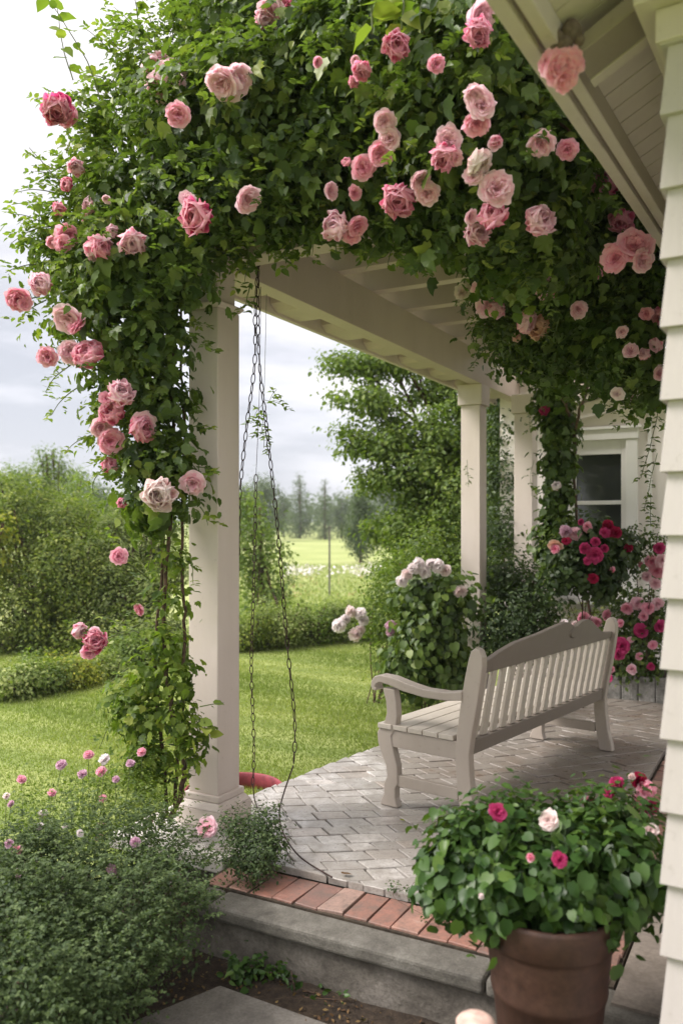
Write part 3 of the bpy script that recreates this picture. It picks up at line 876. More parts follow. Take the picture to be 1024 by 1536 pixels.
# ================================================================== CHAINS
def chain_obj(name, path, label, pitch=.050, W=.0098, wire=.0027, tail=None, group='rusty swing chains hanging from the pergola beam', top=None):
    path = [np.array(p, float) for p in path]
    seg = np.cumsum([0]+[np.linalg.norm(path[i+1]-path[i]) for i in range(len(path)-1)])
    n = int(seg[-1]/pitch); Vs = []; Fs = []; b = 0
    prof = []
    L = pitch*.5+wire*1.1
    for j in range(14):
        a = 2*math.pi*j/14; prof.append((W*math.sin(a)*(1-.1*abs(math.cos(a))), L*math.cos(a)))
    K = 5
    g = np.random.default_rng(int(abs(path[0][0])*1000)+n)
    for i in range(n):
        s = (i+.5)*pitch; k = min(len(path)-2, int(np.searchsorted(seg, s)-1)); f = (s-seg[k])/(seg[k+1]-seg[k])
        c = path[k]+(path[k+1]-path[k])*f; d = unit(path[k+1]-path[k])
        ang = (math.pi/2)*(i % 2)+.35+g.normal(0, .22)
        a = unit(np.cross(d, (0, 1, 0.01))); bb = np.cross(d, a); sd = a*math.cos(ang)+bb*math.sin(ang); nn = np.cross(d, sd)
        for j in range(14):
            x, y = prof[j]; x2, y2 = prof[(j+1) % 14]; x1, y1 = prof[j-1]
            tg = unit(sd*(x2-x1)+d*(y2-y1)); o1 = unit(np.cross(tg, nn))
            for m in range(K):
                t = 2*math.pi*m/K; Vs.append(c+sd*x+d*y+wire*(o1*math.cos(t)+nn*math.sin(t)))
        for j in range(14):
            for m in range(K): Fs.append((b+j*K+m, b+j*K+(m+1) % K, b+((j+1) % 14)*K+(m+1) % K, b+((j+1) % 14)*K+m))
        b += 14*K
    root = empty(name, path[-1] if tail is None else tail[-1], label=label, cat='chain', group=group)
    o = mesh_np('links', np.array(Vs), np.array(Fs), M['chain'], smooth=True); reparent(o, root)
    for tt, nm in ((tail, 'cable'), (top, 'wire')):
        if tt is not None:
            mb = MB(); mb.tube(smooth_path(tt, 8), .0035 if nm == 'cable' else .0016, 6); reparent(mb.build(nm, M['chain'], smooth=True), root)
HK = P(388, 345, 4.30)
e1 = G(498, 1316, .012)
chain_obj('hanging_chain', smooth_path([HK, P(387, 460, 4.28), P(389, 545, 4.26), P(402, 660, 4.22), P(417, 800, 4.18), P(430, 960, 4.12), P(442, 1080, 4.06), P(440, 1150, 4.03)], 6),
          'longest rusty chain, reaching from the pergola beam to the pavers', tail=[P(440, 1148, 4.03), P(424, 1195, 4.0), P(419, 1225, 3.96), P(428, 1256, 3.86), P(452, 1287, 3.72), e1, ])
chain_obj('hanging_chain', smooth_path([HK+np.array([.008, .015, -.04]), P(383, 460, 4.31), P(382, 545, 4.32), P(370, 640, 4.34), P(360, 740, 4.36), P(357, 850, 4.38), P(352, 900, 4.40)], 6),
          'rusty chain swinging in close behind the edge of the near pillar')
chain_obj('hanging_chain', smooth_path([P(384, 712, 4.5), P(382, 820, 4.5), P(380, 900, 4.5), P(377, 1000, 4.5), P(381, 1120, 4.5), P(379, 1178, 4.5)], 6),
          'thin middle chain hanging lower on a fine wire', pitch=.043, W=.010, wire=.0024, top=[P(391, 430, 4.5), P(389, 590, 4.5), P(384, 714, 4.5)],
          tail=[P(379, 1176, 4.5), P(382, 1200, 4.52), P(386, 1212, 4.44)])

# ================================================================== RED RING, POST TOP
rr_ = empty('garden_edging', (-.62, 4.82, -.088), label='low curved red edging strip in the lawn beside the near pillar', cat='edging')
mb = MB(); prof = [(.275, -.06), (.283, .05), (.285, .075), (.292, .083), (.300, .075), (.302, .05), (.308, -.06)]
vs = []; K = len(prof); na = 40
for i in range(na+1):
    a = R(-8+196*i/na)
    for (r_, z_) in prof: vs.append((r_*math.cos(a), r_*math.sin(a), z_-.045*(abs(i-na/2)/(na/2))**4))
fs = [(i*K+j, i*K+(j+1) % K, (i+1)*K+(j+1) % K, (i+1)*K+j) for i in range(na) for j in range(K)]+[tuple(range(K))[::-1], tuple(range(na*K, na*K+K))]
mb.add(vs, fs); mb.build('strip', M['red'], rr_, smooth=True)

bp = empty('wooden_post', (.305, 1.9, -.27), label='rounded pale pink top of a short wooden post in front of the terracotta pot', cat='post')
mb = MB(); zt = .40+.27-.0
prof = [(.041, 0), (.041, zt-.10), (.047, zt-.085), (.041, zt-.07), (.043, zt-.04)]+[(.045*math.cos(a), zt-.034+.022*math.sin(a)) for a in (.15, .4, .7, 1.0, 1.25, 1.45, 1.57)]
mb.lathe(prof, 28); mb.build('shaft', M['postpink'], bp, smooth=True)

# ================================================================== TERRACOTTA POT
pp = A(-.925, 1.896, -.262)
po = empty('terracotta_pot', pp, label='large tapered terracotta pot with raised bands standing below the wall', cat='pot')
mb = MB()
prof = [(.0, .0), (.125, 0), (.135, .01), (.158, .20), (.172, .335), (.176, .338), (.179, .352), (.176, .366), (.180, .405), (.186, .455), (.186, .462), (.193, .468), (.200, .475), (.202, .535), (.198, .545), (.186, .545), (.180, .50), (.165, .48)]
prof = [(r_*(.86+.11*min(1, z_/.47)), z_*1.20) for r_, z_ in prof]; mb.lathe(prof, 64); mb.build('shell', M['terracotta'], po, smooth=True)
mb = MB(); mb.lathe([(.172, .58), (.1, .59), (.001, .595)], 24); mb.build('soil', M['soil'], po, smooth=True)

def plant(name, base, label, cat, group=None):
    return empty(name, base, label=label, cat=cat, group=group)

pr = plant('potted_shrub', (pp[0], pp[1], .24), 'broad leafy shrub with a few magenta blooms filling the terracotta pot', 'plant')
g = np.random.default_rng(21)
bl = [(*P(695, 1300, 2.52), .12), (*P(745, 1275, 2.55), .13), (*P(820, 1270, 2.6), .14), (*P(900, 1278, 2.6), .13), (*P(715, 1330, 2.46), .10), (*P(800, 1318, 2.42), .12), (*P(880, 1322, 2.42), .12), (*P(935, 1305, 2.45), .11), (*P(678, 1325, 2.5), .08), (*P(745, 1345, 2.36), .06), (*P(850, 1350, 2.36), .06), (*P(935, 1345, 2.42), .07)]
sets = [cset('round', bl, 820, 6, .033, .043, g=g, up=.45, down=.9, inner=.3, out=.9), cset('round', bl, 260, 5, .03, .034, g=g, up=.6, inner=.1)]
bt = [(*P(760, 1215, 2.55), .06), (*P(700, 1240, 2.5), .07), (*P(840, 1222, 2.6), .07), (*P(900, 1215, 2.65), .09), (*P(950, 1225, 2.65), .09)]
sets.append(cset('oval', bt, 200, 6, .03, .028, g=g, up=.7, inner=.3))
reparent(leaf_obj('foliage', M['L_pot'], sets, g=g), pr)
mb = MB()
base = np.array([pp[0], pp[1], .25])
for b_ in bl: mb.tube(smooth_path([base+g.normal(0, .03, 3)*[1, 1, 0], (base+np.array(b_[:3]))/2+[0, 0, .03], b_[:3]], 5), .004, 5)
reparent(mb.build('stem', M['twig']), pr)
for (x, y, d, z, c, st) in ((745, 1219, 31, 2.42, 'magenta', 'full'), (823, 1231, 34, 2.42, 'cream', 'full'), (838, 1289, 27, 2.22, 'magenta', 'full'), (797, 1285, 17, 2.2, 'pink', 'bud'), (720, 1342, 12, 2.22, 'white', 'bud'),
                        (925, 1177, 30, 2.75, 'magenta', 'pompon'), (912, 1190, 20, 2.75, 'magenta', 'pompon'), (958, 1172, 30, 2.72, 'crimson', 'pompon'), (968, 1185, 36, 2.7, 'pink', 'pompon'), (955, 1205, 34, 2.7, 'pink', 'pompon'), (975, 1210, 30, 2.7, 'magenta', 'pompon'), (945, 1165, 14, 2.7, 'cream', 'bud'), (880, 1200, 22, 2.7, 'pink', 'flat'), (975, 1245, 22, 2.5, 'cream', 'flat')):
    bloom(pr, P(x, y, z), d/F*z, c, st, g=g)

# ================================================================== CLIMBING ROSE (left + front beam)
cr = plant('climbing_rose', P(258, 1222, 4.05), 'big climbing rose covering the near pillar and front beam with pale pink blooms', 'climbing rose')
g = np.random.default_rng(31)
def PB(l, dx=0): return [(*P(b[0], b[1], b[2]), *b[3:]) for b in l]
dense = PB([(400, 60, 4.0, .32), (325, 125, 4.05, .22), (280, 205, 3.95, .25), (370, 190, 3.8, .34), (460, 140, 3.8, .34), (460, 255, 3.7, .22), (210, 310, 4.0, .20), (290, 310, 3.85, .24), (380, 290, 3.75, .18),
            (190, 400, 3.95, .20), (245, 390, 3.9, .17), (275, 425, 3.85, .07), (205, 490, 4.0, .16), (240, 520, 4.0, .13), (195, 580, 4.05, .14), (240, 610, 4.05, .12), (230, 680, 4.05, .12), (262, 700, 4.0, .09), (240, 755, 4.02, .10), (285, 750, 3.95, .05),
            (560, 90, 3.6, .34), (545, 220, 3.7, .28), (560, 300, 3.65, .15), (480, 315, 3.7, .09), (420, 335, 3.75, .06), (640, 70, 3.4, .34), (650, 210, 3.5, .30), (640, 325, 3.55, .13), (740, 90, 3.2, .34), (750, 210, 3.3, .32), (735, 325, 3.4, .15),
            (800, 170, 3.35, .24), (790, 290, 3.4, .24), (790, 370, 3.6, .2), (690, 355, 3.5, .07)])
airy = PB([(300, 30, 4.3, .14), (215, 130, 4.25, .15), (150, 180, 4.2, .15), (150, 260, 4.15, .2), (110, 330, 4.15, .16), (95, 400, 4.1, .17), (110, 480, 4.1, .15), (150, 540, 4.1, .12), (150, 440, 4.05, .2), (160, 620, 4.1, .08), (175, 680, 4.1, .08), (190, 740, 4.1, .07), (330, 30, 4.2, .25), (60, 360, 4.1, .07)])
lowb = PB([(252, 840, 4.05, .07), (262, 900, 4.03, .06), (243, 960, 4.03, .07), (225, 1020, 4.05, .10), (215, 1080, 4.05, .12), (225, 1140, 4.05, .13), (270, 1075, 3.98, .07), (285, 1100, 3.95, .05), (285, 1130, 3.93, .06), (270, 1010, 4.0, .06), (195, 1050, 4.1, .08)])
sets = [cset('lobed', dense, 2600, 7, .055, .070, g=g, up=.35, down=.8, inner=.25),
        cset('oval', dense, 2300, 6, .045, .040, g=g, up=.5, down=.5, inner=.15, shell=(.9, 1.12))]
def surface_sprays(blobs, n, size, g, L=(.10, .24), lo=.2, hi=.9):
    wb = np.array([b[3]**2 for b in blobs]); wb /= wb.sum(); out = []
    for k in range(n):
        b_ = blobs[int(g.choice(len(blobs), p=wb))]; dv = rdir(1, g)[0]; dv[1] = -abs(dv[1])
        st0 = np.array(b_[:3])+unit(dv)*b_[3]*.95
        c_ = g.uniform(lo, hi)
        p_, s_ = spray(st0, dv*.8+UP*g.uniform(-.5, .8), g.uniform(*L), int(g.integers(3, 7)), size*g.uniform(.8, 1.2), g=g, droop=1.1)
        out.append(s_+(max(0, c_-.15), min(1, c_+.15)))
    return out
sets += surface_sprays(dense, 420, .035, g, lo=.1, hi=.8)
reparent(leaf_obj('foliage', M['L_rose'], sets, g=g), cr)
sets = [cset('oval', airy, 950, 6, .045, .036, g=g, up=.5, inner=.6, shell=(.6, 1.2)), cset('lobed', airy, 350, 5, .05, .05, g=g, inner=.5),
        cset('oval', lowb, 300, 5, .035, .04, g=g, inner=.4), cset('lobed', lowb, 150, 4, .035, .055, g=g, inner=.4)]
topp = PB([(245, 100, 4.2, .22), (330, 10, 4.2, .2), (240, 180, 4.15, .2), (160, 290, 4.2, .16), (130, 400, 4.15, .12)])
sets.append(cset('oval', topp, 650, 6, .04, .036, g=g, up=.6, inner=.2))
mbs = []
def shoots(lst, root):
    for pth, rd in lst:
        m_ = MB(); m_.tube(pth, rd, 5); reparent(m_.build('shoot', M['twig']), root)
def addspray(x, y, d, dv, L, n, s, droop=.5, kind='oval', comp=5):
    path, st = spray(P(x, y, d), dv, L, n, s, g=g, droop=droop, kind=kind, comp=comp); mbs.append((path, [.0035-.0022*i/len(path) for i in range(len(path))])); sets.append(st)
for a in ((150, 150, 4.1, (-.25, -.1, .95), .62, 9, .078, .25, 'round', 1), (215, 90, 4.1, (-.1, 0, 1), .42, 8, .066, .1, 'round', 1), (290, 60, 4.1, (-.1, 0, 1), .35, 8, .062, .1, 'round', 1),
          (260, 60, 4.1, (.0, 0, 1), .4, 8, .062, .1, 'round', 1), (110, 120, 4.15, (-.2, 0, 1), .38, 7, .078, .3, 'round', 1), (130, 150, 4.1, (-.9, 0, .2), .25, 5, .035), (120, 245, 4.1, (-1, 0, .0), .24, 5, .04), (90, 310, 4.1, (-1, 0, .35), .25, 6, .04),
          (75, 340, 4.1, (-1, 0, .1), .22, 6, .038), (70, 400, 4.1, (-1, 0, .3), .2, 5, .04), (70, 450, 4.1, (-.8, 0, -.3), .18, 4, .04), (110, 545, 4.1, (-.6, 0, -.5), .2, 6, .036), (120, 580, 4.1, (-.8, 0, -.4), .2, 6, .034),
          (150, 650, 4.1, (-.9, 0, -.1), .2, 6, .032), (160, 700, 4.1, (-.7, 0, -.5), .17, 5, .03), (175, 780, 4.1, (-.5, 0, -.8), .14, 4, .034), (200, 1000, 4.1, (-.7, 0, -.2), .22, 5, .03), (190, 1050, 4.1, (-.5, 0, -.8), .3, 7, .03),
          (210, 950, 4.05, (-.5, 0, .3), .2, 5, .03), (290, 640, 3.95, (.7, -.2, .2), .10, 2, .035), (295, 700, 3.95, (.6, -.2, -.1), .1, 3, .045), (300, 760, 3.93, (.4, -.2, -.6), .1, 3, .045), (283, 830, 3.95, (.5, -.1, -.8), .15, 2, .03),
          (300, 1060, 3.9, (1, -.1, .2), .12, 1, .075, .2, 'round', 1), (290, 1075, 3.9, (.8, -.1, -.4), .14, 3, .06, .6, 'round', 1), (275, 1130, 3.9, (.4, -.1, -.8), .12, 4, .06, .6, 'round', 1),
          (640, 360, 3.5, (.1, 0, -1), .16, 4, .035), (615, 370, 3.5, (-.1, 0, -1), .10, 3, .035), (500, 345, 3.7, (0, 0, -1), .12, 4, .036), (545, 360, 3.6, (.2, 0, -1), .08, 3, .036), (590, 355, 3.6, (0, 0, -1), .12, 4, .036), (700, 370, 3.5, (.1, 0, -1), .1, 4, .036),
          (400, 345, 3.8, (.1, 0, -1), .15, 4, .05), (370, 350, 3.8, (0, 0, -1), .22, 5, .05), (350, 360, 3.8, (0, 0, -1), .14, 4, .05), (375, 430, 3.95, (-.2, 0, -1), .10, 3, .045), (440, 350, 3.7, (0, 0, -1), .10, 4, .04), (470, 350, 3.7, (0.2, 0, -1), .10, 4, .04)):
    addspray(*a)
for (x, y, d, L) in ((300, 30, 4.2, .3), (350, 0, 4.2, .3), (230, 60, 4.2, .35), (190, 130, 4.2, .3), (160, 200, 4.2, .25), (120, 280, 4.15, .25), (90, 360, 4.1, .2)):
    for k in range(6): addspray(x+g.uniform(-30, 30), y+g.uniform(-20, 20), d, (-.6+g.normal(0, .3), g.normal(0, .2), .7+g.normal(0, .3)), L*g.uniform(.6, 1.1), 7, .034)
# shoots high against the underside of the roof, big leaves at the top edge
for (x, y, d, dv) in ((560, -30, 2.9, (.1, 0, -1)), (600, -30, 2.9, (.3, 0, -1)), (640, -20, 3.0, (-.3, 0, -1))):
    path, st = spray(P(x, y, d), dv, .18, 4, .12, g=g, kind='oval', comp=1); mbs.append((path, .004)); sets.append(st)
reparent(leaf_obj('young_foliage', M['L_roseyoung'], sets, g=g), cr)
for path, r0_ in (([(255, 1228, 4.0), (272, 1190, 3.97), (276, 1140, 3.96), (262, 1085, 4.0), (250, 1010, 4.02), (247, 920, 4.03), (252, 830, 4.03), (262, 700, 4.06), (258, 560, 4.08), (270, 440, 4.1)], .014),
                 ([(262, 1225, 4.05), (268, 1120, 4.05), (277, 1000, 4.05), (276, 900, 4.05), (274, 800, 4.07), (278, 650, 4.1), (272, 540, 4.1), (280, 400, 4.1), (330, 330, 4.0)], .010),
                 ([(250, 1225, 4.05), (243, 1100, 4.05), (232, 980, 4.07), (240, 880, 4.07), (246, 760, 4.1), (225, 640, 4.1), (210, 500, 4.1), (190, 380, 4.1), (200, 220, 4.15)], .009),
                 ([(330, 330, 4.0), (420, 250, 3.8), (520, 220, 3.6), (640, 180, 3.4), (760, 150, 3.2), (860, 200, 3.05)], .010)):
    pts = smooth_path([P(*p) for p in path], 6); pts = [p+g.normal(0, .004, 3) for p in pts]
    mb = MB(); mb.tube(pts, [r0_*(1-.5*i/len(pts)) for i in range(len(pts))], 8); reparent(mb.build('stem', M['bark'], smooth=True), cr)
shoots(mbs, cr)
FL = [(85, 160, 40, 'deep'), (103, 175, 34, 'deep'), (95, 152, 24, 'magenta'), (226, 100, 36, 'light'), (240, 92, 28, 'light'), (255, 112, 50, 'light'), (242, 130, 44, 'light'), (262, 126, 34, 'light'), (268, 172, 36, 'pink'), (335, 122, 52, 'light'), (354, 116, 44, 'light'),
      (408, 18, 44, 'light'), (430, 10, 36, 'pink'), (394, 30, 26, 'light'), (299, 325, 48, 'deep'), (281, 300, 26, 'light'), (369, 298, 40, 'light'), (102, 352, 34, 'pink'), (95, 366, 26, 'pink'), (78, 362, 18, 'pink'), (143, 366, 38, 'light'), (149, 376, 26, 'pink'), (199, 361, 37, 'light'),
      (66, 427, 32, 'light'), (28, 448, 36, 'deep'), (37, 456, 22, 'pink'), (103, 476, 44, 'light'), (118, 488, 34, 'pink'), (73, 534, 32, 'pink'), (106, 528, 36, 'light'), (138, 537, 40, 'pink'), (211, 635, 42, 'light'), (208, 644, 36, 'pink'), (179, 592, 34, 'light'), (160, 598, 20, 'pink'), (174, 622, 34, 'pink'), (150, 640, 34, 'light'), (165, 660, 38, 'pink'),
      (163, 700, 22, 'pink'), (243, 738, 42, 'cream'), (228, 741, 24, 'pink'), (290, 723, 38, 'light'), (184, 754, 14, 'pink'), (178, 835, 26, 'pink'), (211, 914, 20, 'deep'), (115, 944, 22, 'light'), (141, 962, 30, 'deep'), (134, 975, 26, 'pink'), (143, 950, 22, 'light'),
      (88, 312, 18, 'pink'), (116, 252, 22, 'light'), (104, 278, 18, 'deep'), (138, 308, 22, 'light'), (128, 325, 16, 'pink'), (168, 347, 18, 'light'), (160, 298, 14, 'light'), (475, 93, 16, 'pink'), (594, 72, 34, 'pink'), (543, 103, 26, 'pink'), (529, 122, 16, 'pink'), (532, 90, 14, 'light'), (653, 96, 26, 'pink'),
      (718, 22, 46, 'light'), (716, 46, 38, 'pink'), (712, 140, 36, 'light'), (722, 158, 42, 'light'), (716, 182, 40, 'pink'), (577, 181, 34, 'light'), (586, 208, 36, 'light'), (570, 229, 36, 'pink'), (671, 212, 40, 'light'), (668, 232, 36, 'pink'), (682, 236, 26, 'light'), (713, 240, 36, 'cream'), (710, 264, 32, 'light'), (745, 208, 26, 'bud'),
      (545, 252, 36, 'pink'), (531, 290, 22, 'pink'), (494, 286, 26, 'light'), (520, 246, 14, 'pink'), (597, 298, 46, 'pink'), (606, 308, 30, 'light'), (628, 268, 32, 'light'), (641, 290, 36, 'light'), (507, 342, 38, 'light'), (535, 338, 34, 'pink'), (528, 352, 28, 'pink'), (743, 284, 50, 'light'), (739, 330, 40, 'pink'), (704, 325, 22, 'light'), (714, 350, 36, 'light'),
      (803, 335, 42, 'light'), (811, 213, 42, 'light'), (850, 223, 32, 'pink')]
print('FL', len(FL))
def front_depth(x, y, blobs, dflt):
    best = None
    for b in blobs:
        d = b[1]; px = b[0]/d*F+CX; py = HZ-(b[2]-EYE)/d*F; rp = b[3]/d*F*1.1; q = (x-px)**2+(y-py)**2
        if q < rp*rp:
            dd = d-math.sqrt(1-q/rp/rp)*b[3]*.95
            if best is None or dd < best: best = dd
    return best if best is not None else dflt
allb = dense+airy
for (x, y, d, c) in FL:
    z = front_depth(x, y, allb, 4.0 if x < 400 else 3.6)-(.17 if y < 200 else .12)
    st = 'ball' if (c in ('cream',) or g.random() < .42) else 'full'
    if c == 'bud': c, st = 'light', 'bud'
    bloom(cr, P(x, y, z), d/F*z*1.17, c, st, g=g)

# ------------------------------------------------------------------ second climber, house side, finer leaves
for pth in ([(212, 935, 4.0), (180, 950, 3.95), (150, 962, 3.9)], [(180, 950, 3.95), (150, 945, 3.92), (122, 946, 3.9)], [(225, 870, 4.0), (200, 850, 3.95), (182, 840, 3.9)], [(240, 900, 4.0), (225, 905, 3.95), (215, 912, 3.9)], [(195, 700, 4.0), (180, 700, 3.95), (168, 702, 3.9)], [(60, 445, 4.05), (45, 448, 4.0), (34, 452, 3.95)], [(130, 170, 4.1), (115, 166, 4.05), (98, 165, 4.0)]):
    m_ = MB(); sp_ = smooth_path([P(*p) for p in pth], 5); m_.tube(sp_, .0032, 5); reparent(m_.build('shoot', M['twig']), cr)
    ls = []
    for q_ in sp_[2::3]: ls.append(spray(q_, (g.normal(-.3, .5), g.normal(0, .3), g.normal(0, .6)), .07, 2, .032, g=g)[1])
    for l_ in ls: reparent(leaf_obj('leaf_sprig', M['L_rose'], [l_], g=g), cr)
c2 = plant('climbing_rose', A(4.7, .75), 'second climbing rose with finer dark leaves draping the back of the porch toward the window', 'climbing rose')
g = np.random.default_rng(41)
d2 = PB([(790, 420, 4.3, .24), (860, 420, 4.3, .28), (940, 430, 4.35, .28), (800, 500, 4.6, .2), (870, 510, 4.5, .25), (950, 520, 4.2, .24), (760, 470, 4.4, .12), (775, 530, 4.7, .09), (830, 545, 4.9, .10), (745, 430, 4.3, .08), (890, 540, 4.8, .09), (960, 545, 4.5, .09), (985, 590, 4.3, .07), (730, 500, 4.4, .05), (860, 340, 4.25, .3), (940, 340, 4.3, .3), (840, 230, 4.25, .28), (910, 240, 4.3, .25), (990, 430, 4.3, .2)])
colv = PB([(832, 590, 7.3, .13), (838, 640, 7.3, .12), (836, 690, 7.3, .11), (836, 740, 7.3, .11), (832, 790, 7.3, .12), (822, 610, 7.4, .09), (826, 825, 7.3, .10)])
sets = [cset('lobed', d2, 1500, 7, .055, .06, g=g, inner=.25), cset('oval', d2, 1900, 7, .045, .032, g=g, inner=.2, up=.5, shell=(.85, 1.12)), cset('lobed', colv, 380, 7, .05, .07, g=g, inner=.3)]
mbs = []
def addspray2(x, y, d, dv, L, n, s, droop=.5, kind='oval', comp=5):
    path, st = spray(P(x, y, d), dv, L, n, s, g=g, droop=droop, kind=kind, comp=comp); mbs.append((path, .002)); sets.append(st)
for k in range(5):
    x = g.uniform(780, 1000); y = 535+ (x-740)*.10+g.uniform(-40, 20); addspray2(x, y, 4.7, (g.normal(0, .4), 0, -1), g.uniform(.12, .3), 7, .032)
for a in ((988, 600, 4.6, (-.1, 0, -1), .45, 12, .034), (985, 680, 5.0, (-.12, 0, -1), .35, 8, .035), (975, 740, 5.0, (0, 0, -1), .2, 6, .035), (815, 580, 5.2, (0, 0, -1), .12, 4, .03),
          (800, 690, 7.9, (-.1, 0, -1), .35, 7, .04), (795, 600, 7.9, (-.1, 0, -1), .3, 6, .04), (700, 690, 7.35, (.1, 0, -1), .2, 6, .03), (845, 760, 7.2, (.2, 0, -1), .3, 8, .045)):
    addspray2(*a)
for k in range(16): addspray2(g.uniform(735, 790), g.uniform(400, 520), 4.25, (-1+g.normal(0, .3), -.2, g.normal(.1, .4)), g.uniform(.1, .2), 5, .028)
sets += surface_sprays(d2, 300, .026, g)
reparent(leaf_obj('foliage', M['L_ivy'], sets, g=g), c2)
for path, r0_ in (([(832, 850, 7.35), (836, 760, 7.35), (860, 690, 7.3), (858, 640, 7.2), (840, 590, 6.8), (830, 540, 5.2), (850, 480, 4.6), (900, 430, 4.2)], .014), ([(905, 1015, 7.4), (880, 900, 7.5), (863, 760, 7.3), (862, 650, 7.2), (880, 580, 6.2), (900, 520, 4.7)], .012)):
    pts = smooth_path([P(*p) for p in path], 6); mb = MB(); mb.tube([p+g.normal(0, .004, 3) for p in pts], r0_, 7); reparent(mb.build('stem', M['bark'], smooth=True), c2)
shoots(mbs, c2)
for (x, y, d, c) in ((912, 281, 38, 'pink'), (932, 326, 32, 'pink'), (820, 425, 38, 'light'), (724, 433, 36, 'light'), (731, 455, 40, 'light'), (694, 438, 24, 'cream'), (745, 463, 22, 'light'), (783, 480, 32, 'light'), (808, 488, 30, 'peach'), (866, 463, 26, 'light'), (680, 382, 22, 'light'),
                     (945, 527, 22, 'light'), (932, 497, 18, 'light'), (968, 470, 20, 'pink'), (986, 560, 22, 'light'), (967, 532, 16, 'light'), (990, 470, 22, 'pink'), (817, 615, 14, 'magenta'), (925, 590, 20, 'cream'), (835, 730, 12, 'white'), (775, 505, 14, 'peach'), (985, 515, 18, 'light'), (895, 410, 18, 'pink'), (950, 600, 16, 'light')):
    z = front_depth(x, y, d2+colv, 4.4)-.11
    bloom(c2, P(x, y, z), d/F*z*1.2, c, 'ball' if g.random() < .4 else 'full', g=g)
# the large coral bloom close to the eave
bloom(c2, P(950, 372, 3.25), 62/F*3.25, 'pink', 'full', g=g, face=(-.2, -.9, .3)); bloom(c2, P(925, 388, 3.27), 50/F*3.25, 'pink', 'full', g=g, face=(-.7, -.8, -.1)); bloom(c2, P(960, 390, 3.23), 44/F*3.25, 'light', 'full', g=g, face=(.4, -.9, -.2))

# seed pods and a bloom hung on the eave
ev = empty('dried_flower_bunch', P(842, 70, 2.12), label='soft pink bloom hanging from grey dried pods on the eave of the near house', cat='flower')
for (x, y, r_) in ((832, 58, .022), (856, 47, .026), (845, 68, .022), (822, 52, .017), (868, 60, .014)):
    mb = MB(); mb.lathe([(r_*math.sin(a)*(1+.06*math.sin(5*a)), -r_*math.cos(a)*1.15) for a in np.linspace(.02, 3.12, 12)], 14)
    o = mb.build('pod', M['dry'], ev, smooth=True); o.location = Vector(P(x, y, 2.13))-ev.location
for (x, y, d, f) in ((841, 104, 62, (0, -1, -.3)), (828, 96, 44, (-.6, -1, 0)), (857, 92, 46, (.5, -1, .2)), (845, 120, 40, (.1, -.8, -.8))):
    bloom(ev, P(x, y, 2.10), d/F*2.1, 'pink', 'full', face=f, g=g)

def billow(blobs, k, fr, seed, keep=.72):
    g = np.random.default_rng(seed); out = []
    for b in blobs:
        sqv = b[4] if len(b) > 4 else 1.0
        out.append((b[0], b[1], b[2], b[3]*keep, sqv))
        for d in rdir(k, g):
            if d[1] > .55: continue
            rr = b[3]*fr*g.uniform(.7, 1.25); q = b[3]*g.uniform(.70, .92)
            out.append((b[0]+d[0]*q, b[1]+d[1]*q, b[2]+d[2]*q*sqv, rr, .85))
    return out
# ================================================================== SHRUBS NEAR THE PORCH
def shrub(name, base, label, cat, blobs, nc, per, crd, size, kind, mat, seed, up=.5, down=.4, inner=.3, stems=True, group=None, shell=(.75, 1.08), flat=1.0, fl=(), trunk=None, extra=(), stemr=.006):
    g = np.random.default_rng(seed)
    root = plant(name, base, label, cat, group)
    st = [cset(kind, blobs, nc, per, crd, size, g=g, up=up, down=down, inner=inner, shell=shell, flat=flat)]+list(extra)
    reparent(leaf_obj('foliage' if trunk is None else 'crown', mat, st, g=g), root)
    mb = MB(); bs = np.array(base, float)
    if trunk is not None:
        top, r0 = trunk; top = np.array(top, float)
        pts = smooth_path([bs-[0, 0, .05], bs+(top-bs)*.35+[.03*r0*9, 0, 0], bs+(top-bs)*.7, top], 5)
        mb.tube(pts, [r0*(1.25-.85*i/len(pts)) for i in range(len(pts))], 9)
        for b_ in blobs:
            if name == 'deciduous_tree' and b_[3] < .19: continue
            c = np.array(b_[:3]); f = g.uniform(.35, .9); s0 = bs+(top-bs)*f
            pts = smooth_path([s0, (s0+c)/2+[0, 0, -.08*np.linalg.norm(c-s0)], c, c+unit(c-s0)*b_[3]*.6], 5)
            mb.tube(pts, [r0*.42*(1-.8*i/len(pts)) for i in range(len(pts))], 6)
            for k in range(3):
                e = c+rdir(1, g)[0]*b_[3]*.8; mb.tube([c-(c-s0)*.25, (c+e)/2+g.normal(0, .03, 3), e], [r0*.16, r0*.1, r0*.04], 4)
        reparent(mb.build('trunk', M['bark'], smooth=True), root)
    elif stems:
        for b_ in blobs:
            c = np.array(b_[:3]); mb.tube(smooth_path([bs+g.normal(0, .04, 3)*[1, 1, 0], (bs+c)/2+g.normal(0, .03, 3), c], 4), stemr, 5)
        reparent(mb.build('stem', M['bark']), root)
    for (x, y, z, d, c, s_) in fl: bloom(root, P(x, y, z), d/F*z*1.08, c, s_, g=g)
    return root

gz = lambda p: (p[0], p[1], float(hgt(p[0], p[1])))
